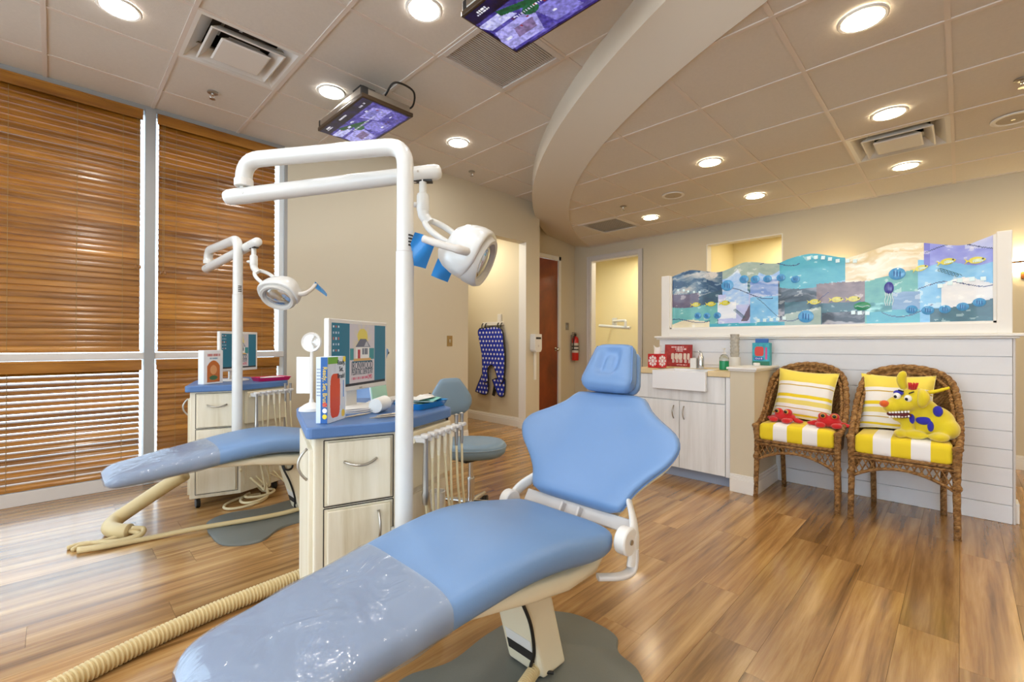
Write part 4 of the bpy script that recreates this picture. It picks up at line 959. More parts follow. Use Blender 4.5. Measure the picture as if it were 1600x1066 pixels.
# ------------------------------------------------------------------ monitors
INK = M('print_dark_slate', '2f4450', 0.6); INK_RED = M('print_red', 'c8324a', 0.6); INK_W = M('print_white', 'f2f2f2', 0.6); INK_Y = M('print_yellow', 'f0d02a', 0.6); INK_B = M('print_blue', '1d5aa0', 0.6)
GLOW_DK = M('screen_ink_dark', '000000', 0.4, emit=('26424e', 0.6)); GLOW_RED = M('screen_ink_red', '000000', 0.4, emit=('cc3c58', 0.6))
def desktop(U, V):
    C = np.zeros(U.shape+(3,)); C[:] = (0.13, 0.44, 0.52)
    m = (U > 0.29) & (U < 0.77) & (V > 0.045); u = (U-0.29)/0.48; v = V
    ray = ((np.arctan2(v-0.66, u-0.5)/math.pi*12).astype(int) % 2)[..., None]
    paper = np.array((0.83, 0.77, 0.76)); sun = np.where(ray > 0, np.array((0.93, 0.84, 0.55)), np.array((0.82, 0.76, 0.74)))
    d = np.hypot((u-0.5)*1.1, (v-0.66))[..., None]; sun = sun*(1-np.clip(d*2.2, 0, 1))+paper*np.clip(d*2.2, 0, 1)
    P = np.where((v > 0.55)[..., None], sun, paper)
    def put(mask, c): P[mask] = c
    put(((u-0.5)/0.2)**2+((v-0.80)/0.13)**2 < 1, (0.90, 0.79, 0.36))
    for tx in (0.06, 0.13, 0.80, 0.88, 0.95): put((np.abs(u-tx) < 0.035) & (v > 0.42) & (v < 0.60), (0.24, 0.55, 0.55))
    put((np.abs(u-0.5) < 0.27) & (v > 0.42) & (v < 0.62), (0.93, 0.89, 0.84))
    put((v > 0.62) & (v < 0.76) & (np.abs(u-0.52) < 0.30-(v-0.62)*1.3), (0.42, 0.42, 0.46))
    put((v > 0.64) & (v < 0.72) & (np.abs(u-0.66) < 0.10-(v-0.64)*1.2), (0.75, 0.73, 0.72))
    put((np.abs(u-0.36) < 0.045) & (v > 0.42) & (v < 0.585), (0.74, 0.22, 0.26))
    for wx in (0.52, 0.60, 0.68): put((np.abs(u-wx) < 0.028) & (v > 0.50) & (v < 0.60), (0.30, 0.34, 0.40))
    put((v > 0.40) & (v < 0.435) & (np.abs(u-0.5) < 0.34), (0.86, 0.66, 0.40)); put((v > 0.375) & (v < 0.395) & (np.abs(u-0.5) < 0.40), (0.20, 0.42, 0.50))
    put((v > 0.095) & (v < 0.135) & (u > 0.09) & (u < 0.70) & ((np.sin(u*95)+0.5*np.sin(u*41)) > -0.35), (0.80, 0.30, 0.42))
    C[m] = P[m]
    for k, vv in enumerate((0.94, 0.85, 0.76, 0.67, 0.58)):
        for j in range(3): C[(np.abs(U-0.03-0.04*j) < 0.011) & (np.abs(V-vv) < 0.018)] = ((0.85, 0.88, 0.9), (0.7, 0.75, 0.8), (0.75, 0.4, 0.35), (0.8, 0.82, 0.86))[(k+j*2) % 4]
    C[V < 0.04] = (0.16, 0.17, 0.20)
    return C
DESK = attr_mat('monitor_picture', 0.3, emit=0.62)
def monitor(left, right, zb, h, label):
    l, q = Vector(left), Vector(right); c = (l+q)/2; u = (q-l); w = u.length; u.normalize()
    r = empty('computer_monitor', (c.x, c.y, 0.852), 0, label, 'monitor', 'white monitors on the dental cabinets')
    F = frame((0, 0, zb-0.852), u, (0, 0, 1))
    MB().box((0, h/2, -0.012), (w, h, 0.024), F).build('screen_frame', MAT['white_plastic'], r, bevel=0.004)
    MB().box((0, h*0.45, -0.030), (w*0.6, h*0.55, 0.03), F).build('rear_housing', MAT['white_plastic'], r, bevel=0.012)
    b = 0.017
    picture('screen', w-2*b, h-2*b-0.004, 150, 96, desktop, DESK, r, F @ Matrix.Translation((0, b+0.004, 0.0008)))
    sw, sh = w-2*b, h-2*b-0.004; pc = (0.53-0.5)*sw
    for body, vv, sz, mt, sx in (('IRONWOOD', 0.315, 0.058, GLOW_DK, 0.86), ('PEDIATRIC DENTISTRY', 0.212, 0.044, GLOW_DK, 0.50)):
        t = text('screen_text', body, sz*h/0.30*0.82, mt, r, F @ Matrix.Translation((pc, b+0.004+vv*sh, 0.0014)), fit=sw*0.40)
    text('screen_text', 'DMD', 0.030, GLOW_RED, r, F @ Matrix.Translation((pc+sw*0.145, b+0.004+0.115*sh, 0.0014)), fit=sw*0.085)
    MB().box((0, b*0.5, 0.0006), (0.022, 0.006, 0.001), F).build('maker_mark', MAT['steel'], r)
    nk = MB(); nk.box((0, 0.02, -0.055), (0.09, 0.20, 0.016), F); nk.build('stand_neck', MAT['white_plastic'], r, bevel=0.006)
    MB().lathe([(0.105, 0.0), (0.105, 0.006), (0.09, 0.012), (0.001, 0.013)], 28, mat=Matrix.Translation(F @ Vector((0, -(zb-0.852), -0.05))) @ Matrix.Diagonal((1, 1, 1, 1))).build('stand_base', MAT['white_plastic'], r, smooth=True)
    return r
m1l, m1r = cw(-0.745, 1.845, 0), cw(-0.632, 2.29, 0)
monitor(m1l, m1r, 0.937, 0.312, 'white monitor showing a dental logo, beside the boxed brush kit and blue tray')
monitor((0.862, 3.88, 0), (1.17, 4.07, 0), 0.93, 0.30, 'white monitor standing against the window blinds beside the pink tray')

# ------------------------------------------------------------------ things on the near counter
def carton(name, p, u, w, d, h, mat, label, cat, group=None, z=0.851):
    """upright box: p = near corner on the counter, u = front direction, depth goes to the left of it"""
    u = Vector(u).normalized(); v = Vector((-u.y, u.x, 0)); r = empty(name, (p[0], p[1], z), 0, label, cat, group)
    F = frame((0, 0, 0), u, (0, 0, 1))       # w axis points out of the front
    MB().box((w/2, h/2, -d/2), (w, h, d), F).build('carton', mat, r, bevel=0.0015, segs=1)
    return r, F
box1, F = carton('toothbrush_box', (0.708, 1.650), (0.80, 0.60, 0), 0.130, 0.046, 0.245, M('box_pale_blue', 'cfdcec', 0.45), 'tall pale blue brush-kit box with red picture on the near counter', 'box')
PRINT = attr_mat('printed_card', 0.4)
def brushbox(U, V):
    C = np.zeros(U.shape+(3,)); C[:] = (0.86, 0.89, 0.93)
    C += (vnoise(U, V, 8, 10, 5, 3)[..., None]-0.5)*0.08
    C[(V > 0.90) & (U < 0.55)] = (0.45, 0.70, 0.25); C[(V > 0.92) & (U > 0.85)] = (0.95, 0.85, 0.2)
    C[(((U-0.40)/0.28)**4+((V-0.40)/0.34)**4) < 1] = (0.87, 0.31, 0.17)                     # plain red-orange panel in place of the figure
    C[(np.abs(U-0.88) < 0.025) & (V > 0.35) & (V < 0.62)] = (0.2, 0.5, 0.8); C[((U-0.86)/0.1)**2+((V-0.10)/0.06)**2 < 1] = (0.95, 0.8, 0.25)
    return np.clip(C, 0, 1)
picture('front_print', 0.128, 0.243, 60, 96, brushbox, PRINT, box1, F @ Matrix.Translation((0.065, 0.001, 0.0012)))
for t_, y_ in (('Ready,', 0.222), ('Set,', 0.196), ('Brush!', 0.170)): text('front_text', t_, 0.027, INK, box1, F @ Matrix.Translation((0.095, y_, 0.002)), sx=0.8)
Fs = F @ frame((0, 0, -0.046), (0, 0, 1), (0, 1, 0))      # spine face, seen left of the front
MB().box((0.0325, 0.1225, 0.0006), (0.026, 0.243, 0.001), Fs).build('spine_band', INK_B, box1)
text('spine_text', 'Ready, Set, Brush!', 0.024, INK_Y, box1, Fs @ Matrix.Translation((0.036, 0.135, 0.0018)) @ Matrix.Rotation(-math.pi/2, 4, 'Z'), sx=0.85)
for k, c in enumerate((INK_RED, INK_W, INK_Y)): MB().lathe([(0.009, 0), (0.009, 0.001), (0.001, 0.001)], 12, mat=Fs @ Matrix.Translation((0.036, 0.07-0.022*k, 0.0012))).build('spine_dot', c, box1)
for k in range(9): MB().box((0.011, 0.20-0.012*k, 0.0006), (0.014, 0.004, 0.001), Fs).build('fine_print', M('print_grey', '8fa0b4', 0.6) if k == 0 else bpy.data.materials['print_grey'], box1)

st = empty('desk_mirror', (0.80, 2.03, 0.851), 0, 'small round white mirror on a stem with a white card', 'mirror')
MB().lathe([(0.052, 0), (0.050, 0.012), (0.03, 0.026), (0.010, 0.036), (0.008, 0.05)], 22).build('base', MAT['white_plastic'], st, smooth=True)
MB().cyl((0, 0, 0.04), (0, 0, 0.27), 0.0065, n=10).build('stem', MAT['white_plastic'], st)
Fm = frame((0, 0, 0.30), (CR.x, CR.y, 0), (0, 0, 1))
mo = MB().lathe([(0.002, 0.006), (0.034, 0.006), (0.042, 0.010), (0.044, 0.0), (0.040, -0.010), (0.002, -0.012)], 26, mat=Fm).build('mirror_head', MAT['white_plastic'], st, smooth=True)
MB().lathe([(0.032, 0.0065), (0.001, 0.0085)], 24, mat=Fm).build('glass', M('mirror_glass', 'd5d8da', 0.1, 0.8), mo)
MB().box((-0.035, -0.145, 0.004), (0.058, 0.16, 0.001), Fm).build('card', M('paper', 'eef0f4', 0.7), st)

def tray(x, y, rz, col, label, w=0.24, d=0.17, z=0.851):
    r = empty('instrument_tray', (x, y, z), rz, label, 'tray', 'instrument trays')
    R = lambda hw, hd, zz: [(a, b, zz) for a, b in round_poly([(-hw, -hd), (hw, -hd), (hw, hd), (-hw, hd)], 0.025, 4)]
    MB().rings([R(w/2-0.015, d/2-0.015, 0.0), R(w/2-0.004, d/2-0.004, 0.024), R(w/2, d/2, 0.028), R(w/2-0.008, d/2-0.008, 0.026), R(w/2-0.022, d/2-0.022, 0.005)], mat=None).build('tray_pan', M('tray_'+col, col, 0.3, coat=0.2), r, smooth=True)
    return r
t1 = tray(1.215, 1.80, 0.35, '1f8fd6', 'bright blue plastic instrument tray holding pouches and papers')
PAPER = M('white_pouch_paper', 'eceeec', 0.6, bump=(40, 0.3)); MINT = M('mint_paper', '8fd3cc', 0.6, bump=(40, 0.3))
for k, (dx, dy_, a, mt, nm) in enumerate(((0.0, 0.0, 0.1, MINT, 'sterile_pouch'), (-0.02, 0.01, -0.25, PAPER, 'sterile_pouch'), (0.03, -0.005, 0.35, MINT, 'sterile_pouch'), (0.0, 0.015, 0.05, PAPER, 'sterile_pouch'))):
    o = empty('sterile_pouch', (1.215+dx, 1.80+dy_, 0.860+0.0085*k), 0.35+a, ('mint green pouch at the bottom of the pile in the blue tray', 'white pouch lying crosswise in the blue tray', 'mint green pouch turned askew in the blue tray', 'topmost crumpled white pouch in the blue tray')[k], 'pouch', 'pouches in the blue tray')
    mb = MB(); mb.grid(lambda u, v: ((u-0.5)*0.165, (v-0.5)*0.10, 0.006*math.sin(7*u+k)*math.sin(5*v)+0.006), 10, 6); mb.grid(lambda u, v: ((u-0.5)*0.165, (v-0.5)*0.10, 0.002+0.003*math.sin(4*u)), 10, 6)
    mb.build('pouch_body', mt, o, smooth='all')
    MB().bb(-0.08, -0.07, -0.05, 0.05, 0.004, 0.0055).build('sealed_edge', PAPER, o)
pm = empty('instrument_roll', (0.995, 1.775, 0.851), 0.5, 'white paper roll wrapped in tubing on the near counter', 'roll')
MB().cyl((-0.045, 0, 0.032), (0.045, 0.01, 0.034), 0.03, 0.032, 20).build('roll_body', PAPER, pm, smooth=True)
MB().tube(spline([(0.045, 0.0, 0.03), (0.07, -0.02, 0.045), (0.10, 0.0, 0.03), (0.12, 0.04, 0.01)], 6), 0.004, 6).build('tubing', MAT['trim_grey'], pm, smooth='all')
mt_ = empty('keyboard', (1.21, 2.05, 0.851), 0.45, 'low white keyboard under the monitor', 'keyboard')
MB().box((0, 0, 0.006), (0.28, 0.11, 0.012)).build('case', MAT['white_plastic'], mt_, bevel=0.004)
for j in range(4):
    MB().box((0, -0.042+0.028*j, 0.014), (0.25, 0.020, 0.005)).build('key_row', MAT['trim_grey'], mt_, bevel=0.002)
ms = empty('computer_mouse', (1.37, 1.98, 0.851), 0.4, 'white mouse next to the keyboard behind the blue tray', 'mouse')
MB().ell((0, 0, 0.014), (0.055, 0.032, 0.018)).build('mouse_shell', MAT['white_plastic'], ms, smooth='all'); MB().cyl((0.03, -0.004, 0.028), (0.03, 0.004, 0.028), 0.006, n=10).build('scroll_wheel', MAT['rubber'], ms)
for (x, y, a, ln, lb) in ((0.87, 1.735, 0.25, 0.13, 'steel probe lying beside the brush-kit box'), (0.98, 1.665, 0.05, 0.14, 'steel scaler lying at the counter edge'), (0.93, 1.62, -0.2, 0.13, 'steel mirror handle lying nearest the rounded front corner')):
    o = empty('dental_instrument', (x, y, 0.851), a, lb, 'instrument', 'steel instruments on the near counter')
    MB().tube([(-ln/2, 0, 0.005), (-ln/2+0.03, 0, 0.005), (ln/2-0.03, 0, 0.005), (ln/2, 0.0, 0.006)], [0.0015, 0.004, 0.004, 0.0015], 8).build('instrument_handle', MAT['steel'], o, smooth=True)
    MB().tube(spline([(ln/2, 0, 0.006), (ln/2+0.012, 0.004, 0.012), (ln/2+0.016, 0.012, 0.014)], 4), 0.0012, 6).build('tip', MAT['chrome'], o)
ct = empty('coiled_tube', (0.905, 1.80, 0.851), 0, 'thin clear tube coiled flat between box and roll', 'tube')
MB().tube([(0.055*math.cos(a)*(1+0.04*a/6), 0.035*math.sin(a), 0.005+0.0012*a) for a in np.linspace(0, 12.5, 60)], 0.003, 6).build('coil', MAT['trim_grey'], ct, smooth='all'); MB().cyl((0.055, 0, 0.004), (0.085, -0.01, 0.006), 0.005, n=8).build('connector', MAT['white_plastic'], ct)
tp = empty('mint_folder', (1.21, 2.17, 0.851), 0.2, 'pale green folder standing behind the monitor', 'folder')
MB().box((0, 0, 0.09), (0.10, 0.006, 0.18), Matrix.Rotation(-0.2, 4, 'X')).build('cover', M('pale_green_card', 'a9d2bb', 0.6), tp); MB().box((0, 0.012, 0.088), (0.095, 0.006, 0.172), Matrix.Rotation(-0.2, 4, 'X')).build('sheets', PAPER, tp)

# things on the far counter
box2, F = carton('toothbrush_box', (0.742, 3.765), (0.86, 0.51, 0), 0.155, 0.05, 0.24, M('box_white_card', 'e6e9ee', 0.45), 'white brush-kit box with an orange arch picture on the far counter', 'box')
def archbox(U, V):
    C = np.zeros(U.shape+(3,)); C[:] = (0.92, 0.92, 0.92)
    a = (np.abs(U-0.5) < 0.34*np.clip((0.70-V)*6, 0, 1)**0.5) & (V > 0.05); C[a] = (0.76, 0.42, 0.18)
    b = ((U-0.5)/0.18)**2+((V-0.42)/0.14)**2 < 1; C[b] = (0.88, 0.62, 0.40); C[((U-0.5)/0.22)**2+((V-0.18)/0.07)**2 < 1] = (0.30, 0.45, 0.30)
    C[(V > 0.82) & (V < 0.90) & (np.abs(U-0.5) < 0.36) & (((U*40).astype(int) % 3) > 0)] = (0.72, 0.25, 0.18); C[(V > 0.74) & (V < 0.79) & (np.abs(U-0.5) < 0.22) & (((U*44).astype(int) % 3) > 0)] = (0.35, 0.55, 0.65)
    return C
picture('front_print', 0.152, 0.237, 50, 80, archbox, PRINT, box2, F @ Matrix.Translation((0.0775, 0.0015, 0.0012)))
t2 = tray(1.21, 3.86, 0.15, 'd81f62', 'bright pink plastic instrument tray on the far counter', 0.26, 0.16)
for k in range(2):
    o = empty('sterile_pouch', (1.20+0.02*k, 3.86, 0.860+0.010*k), 0.3-0.5*k, ('white pouch lying flat in the pink tray', 'upper white pouch crossing another in the pink tray')[k], 'pouch', 'pouches in the pink tray')
    mb = MB(); mb.grid(lambda u, v: ((u-0.5)*0.17, (v-0.5)*0.09, 0.008*math.sin(3.1*u)*math.sin(3.1*v)+0.004), 10, 6); mb.grid(lambda u, v: ((u-0.5)*0.17, (v-0.5)*0.09, 0.001), 10, 6)
    mb.build('pouch_body', PAPER, o, smooth='all'); MB().bb(-0.083, -0.073, -0.045, 0.045, 0.003, 0.0045).build('sealed_edge', MINT, o)

# ------------------------------------------------------------------ operator stool
def stool(x, y, label, ax_):
    r = empty('operator_stool', (x, y, 0), 0, label, 'stool')
    def ringz(z, s_, n=36): return [(0.235*s_*math.cos(a)*(1-0.10*math.sin(a)**2), 0.205*s_*math.sin(a)*(1+0.08*math.cos(2*a)), z) for a in [2*math.pi*k/n for k in range(n)]]
    Fz = Matrix.Rotation(math.atan2(CR.y, CR.x), 4, 'Z')
    MB().rings([ringz(0.405, 0.70), ringz(0.408, 0.88), ringz(0.425, 0.97), ringz(0.455, 1.0), ringz(0.482, 0.985), ringz(0.497, 0.92), ringz(0.503, 0.75), ringz(0.500, 0.3), ringz(0.499, 0.02)], mat=Fz).build('seat', MAT['vinyl_grey'], r, smooth='all')
    MB().tube(ringz(0.468, 1.003)[:], 0.003, 6, closed=True, mat=Fz).build('piping', M('grey_piping', '8fa5b8', 0.4), r)
    bd = Vector(ax_).normalized(); bs = Vector((-bd.y, bd.x, 0)); bc = bd*0.275; rr = []
    zs = [0.635, 0.642, 0.665, 0.705, 0.735, 0.77, 0.82, 0.865, 0.890, 0.898]; wsn = [0.09, 0.12, 0.150, 0.172, 0.175, 0.165, 0.135, 0.100, 0.080, 0.055]; th = [0.01, 0.035, 0.052, 0.06, 0.06, 0.058, 0.052, 0.045, 0.034, 0.01]
    for z, w, t in zip(zs, wsn, th):
        ring = []
        for k in range(32):
            a = 2*math.pi*k/32; c, q = math.cos(a), math.sin(a); s_ = w*math.copysign(abs(c)**0.8, c); d_ = t/2*math.copysign(abs(q)**0.8, q)
            ring.append(bc+bs*s_+bd*(d_-0.6*s_*s_)+Vector((0, 0, z)))
        rr.append(ring)
    MB().rings(rr).build('backrest', MAT['vinyl_grey'], r, smooth='all')
    MB().tube(spline([(0, 0, 0.395), bd*0.16+Vector((0, 0, 0.385)), bd*0.30+Vector((0, 0, 0.44)), bd*0.315+Vector((0, 0, 0.62)), bd*0.29+Vector((0, 0, 0.72))], 6), 0.012, 10).build('back_bar', MAT['black'], r, smooth='all')
    mb = MB(); mb.box((0, 0, 0.392), (0.20, 0.14, 0.026)); mb.tube(spline([(0.0, 0, 0.39), -CR*0.15+Vector((0, 0, 0.375)), -CR*0.17+Vector((0, 0, 0.33))], 5), 0.006, 8); mb.build('seat_mechanism', MAT['black'], r, bevel=0.004)
    MB().lathe([(0.016, 0.24), (0.016, 0.385)], 16).build('gas_rod', MAT['chrome'], r, smooth=True)
    MB().lathe([(0.024, 0.26), (0.026, 0.255), (0.026, 0.245), (0.025, 0.10), (0.034, 0.095), (0.036, 0.07), (0.001, 0.07)], 18).build('gas_sleeve', MAT['chrome'], r, smooth=True)
    for k in range(5):
        a = 0.5+2*math.pi*k/5; e = Vector((math.cos(a), math.sin(a), 0))
        leg = MB(); leg.tube([e*0.02+Vector((0, 0, 0.088)), e*0.10+Vector((0, 0, 0.086)), e*0.27+Vector((0, 0, 0.068))], [0.022, 0.020, 0.013], 10); lo = leg.build('base_leg', MAT['chrome'], r, smooth=True)
        sd = Vector((-e.y, e.x, 0)); c = e*0.27+Vector((0, 0, 0.028))
        w = MB()
        for q in (-1, 1): w.cyl(c+sd*q*0.006, c+sd*q*0.022, 0.027, n=16)
        w.build('caster', MAT['black'], lo, bevel=0.003)
    return r
stool(1.955, 2.315, 'slate blue operator stool with rounded backrest between cabinet and corridor', cdir(-0.62, 0.78, 0))

# ------------------------------------------------------------------ hoses on the floor
def ribbed(pts, r, pitch=0.014):
    P = spline(pts, 24); L = 0; out = []; rad = []
    acc = [0]
    for a, b in zip(P, P[1:]): acc.append(acc[-1]+(b-a).length)
    n = int(acc[-1]/pitch*4)
    for k in range(n+1):
        s_ = acc[-1]*k/n; i = max(0, min(len(P)-2, int(np.searchsorted(acc, s_))-1)); t = (s_-acc[i])/max(1e-9, acc[i+1]-acc[i])
        out.append(P[i].lerp(P[i+1], t)); rad.append(r*(1.0 if (k % 4) in (0, 1) else 0.82))
    return out, rad
h1 = empty('vacuum_hose', (0.45, 2.18, 0), 0, 'ribbed beige vacuum hose running into the near cabinet', 'hose'); o_ = Vector((0.45, 2.18, 0))
pts, rad = ribbed([Vector(p)-o_ for p in ((0.875, 2.245, 0.034), (0.62, 2.225, 0.034), (0.40, 2.195, 0.034), (0.15, 2.125, 0.034), (-0.10, 2.02, 0.034), (-0.35, 1.90, 0.034))], 0.034)
MB().tube(pts, rad, 18).build('ribbed_sleeve', MAT['hose'], h1, smooth=True)
MB().tube([Vector((0.855, 2.243, 0.034))-o_, Vector((0.872, 2.245, 0.034))-o_], 0.037, 18).build('end_cuff', MAT['cream_plastic'], h1)
pts, rad = ribbed([(1.165, 1.03, 0.045), (1.05, 1.00, 0.040), (0.93, 0.97, 0.036), (0.75, 0.92, 0.034)], 0.022, 0.009)
h2 = empty('vacuum_hose', (0, 0, 0), 0, 'short ribbed hose on the plate under the near chair', 'hose'); MB().tube(pts, rad, 14).build('ribbed_sleeve', MAT['hose'], h2, smooth=True); MB().cyl((1.15, 1.026, 0.0445), (1.17, 1.031, 0.045), 0.024, n=14).build('end_cuff', MAT['cream_plastic'], h2)
h3 = empty('utility_hose', (0, 0, 0), 0, 'smooth tan umbilical sleeve under the far chair, spilling thin tubes on the floor', 'hose')
MB().tube(spline([(0.60, 3.55, 0.30), (0.50, 3.62, 0.22), (0.38, 3.70, 0.12), (0.28, 3.70, 0.055), (0.245, 3.60, 0.042), (0.28, 3.50, 0.042), (0.32, 3.46, 0.042)], 8), 0.042, 18).build('sleeve', MAT['hose'], h3, smooth='all')
for k, q in enumerate((((0.32, 3.46, 0.045), (0.36, 3.40, 0.03), (0.26, 3.40, 0.02), (0.13, 3.50, 0.016), (0.06, 3.50, 0.012)), ((0.32, 3.47, 0.03), (0.22, 3.47, 0.016), (0.12, 3.48, 0.016), (0.08, 3.45, 0.012)), ((0.33, 3.45, 0.06), (0.38, 3.42, 0.05), (0.35, 3.38, 0.025), (0.20, 3.40, 0.014), (0.10, 3.44, 0.012)))):
    MB().tube(spline(q, 8), 0.013, 10).build('inner_tube', MAT['hose'], h3, smooth='all')
MB().tube(spline([(0.10, 3.41, 0.012), (0.22, 3.37, 0.014), (0.40, 3.34, 0.014), (0.62, 3.28, 0.024), (0.85, 3.20, 0.03), (1.05, 3.16, 0.03), (1.20, 3.14, 0.04)], 8), 0.015, 10).build('return_tube', MAT['hose'], h3, smooth='all')
h4 = empty('coiled_tubing', (0.98, 3.66, 0), 0, 'loose loops of cream handpiece tubing on the floor behind the far chair', 'tubing')
for k, (rx, ry, a, c, ph) in enumerate(((0.16, 0.10, 0.5, (0, -0.02), 0.3), (0.13, 0.08, 0.9, (0.06, 0.0), 1.1), (0.10, 0.07, 0.2, (0.10, 0.02), 2.0))):
    pts = [(c[0]+rx*math.cos(t+ph)*math.cos(a)-ry*math.sin(t+ph)*math.sin(a), c[1]+rx*math.cos(t+ph)*math.sin(a)+ry*math.sin(t+ph)*math.cos(a), 0.012+0.012*k+(0.0 if t < 5.2 else (t-5.2)*0.10)) for t in np.linspace(0, 7.4, 44)]
    MB().tube(pts, 0.009, 8).build('tube_loop', MAT['tube'], h4, smooth='all')
# ------------------------------------------------------------------ white partition with shiplap boards and glass art
XP, YP0, YP1 = 4.32, -0.235, 2.165
part = struct(MB().bb(XP, XP+0.12, YP0, YP1, 0, 1.19).build('wall_partition', MAT['shiplap']))
zb = [0.0, 0.118, 0.236, 0.355, 0.474, 0.593, 0.712, 0.832, 0.951, 1.070, 1.188]
for k in range(10):
    MB().bb(XP-0.014, XP-0.0005, YP0+0.002, YP1-0.002, zb[k]+0.0012, zb[k+1]-0.0022).build('shiplap_board', MAT['shiplap'], part, bevel=0.0012, segs=1)
MB().bb(XP-0.012, XP+0.13, YP0-0.012, YP0, 0, 1.19).build('end_board', MAT['trim_grey'], part, bevel=0.002)
MB().bb(XP+0.02, XP+0.15, YP0-0.03, YP0-0.012, 0, 0.13).build('end_baseboard', MAT['trim'], part, bevel=0.004)
cap = MB(); cap.bb(XP-0.05, XP+0.16, YP0-0.05, YP1+0.04, 1.202, 1.222); cap.bb(XP-0.035, XP+0.15, YP0-0.03, YP1+0.025, 1.188, 1.202)
cap.build('cap_ledge', MAT['trim'], part, bevel=0.005)
fr_ = MB(); fr_.bb(XP-0.005, XP+0.10, YP0+0.0, -0.165, 1.222, 1.885); fr_.build('frame_post', MAT['trim'], part, bevel=0.004)
MB().bb(XP-0.005, XP+0.10, 2.065, 2.150, 1.222, 1.825).build('frame_post', MAT['trim'], part, bevel=0.004)
MB().bb(XP-0.003, XP+0.098, -0.20, 2.10, 1.222, 1.292).build('frame_rail', MAT['trim'], part, bevel=0.004)
st_ = MB(); st_.bb(XP+0.012, XP+0.03, -0.165, 2.065, 1.285, 1.305); st_.bb(XP+0.012, XP+0.03, -0.165, -0.15, 1.285, 1.87); st_.bb(XP+0.012, XP+0.03, 2.05, 2.065, 1.285, 1.815); st_.build('glazing_bead', MAT['trim'], part)

art = tag(empty('glass_art_panel', (XP+0.03, 0.95, 1.290)), 'wave-topped fused glass panel with sea patchwork and yellow fish above the partition', 'glass art')
AY0, AY1, AZ = 2.062, -0.162, 1.290           # u = 0 at the sink side
tops = [(2.062, 1.813), (1.97, 1.842), (1.88, 1.862), (1.78, 1.848), (1.68, 1.826), (1.59, 1.815), (1.50, 1.838), (1.386, 1.876), (1.28, 1.866), (1.18, 1.842), (1.10, 1.840), (1.035, 1.862), (0.94, 1.882), (0.852, 1.884), (0.75, 1.856), (0.649, 1.826), (0.56, 1.834), (0.447, 1.866), (0.37, 1.886), (0.301, 1.888), (0.24, 1.878), (0.181, 1.868), (0.10, 1.846), (0.02, 1.827), (-0.04, 1.827), (-0.086, 1.845), (-0.13, 1.862), (-0.162, 1.877)]
ft_ = smooth_interp([-a for a, b in tops], [b for a, b in tops])
topf = lambda u: ft_(-(AY0+(AY1-AY0)*u))-AZ
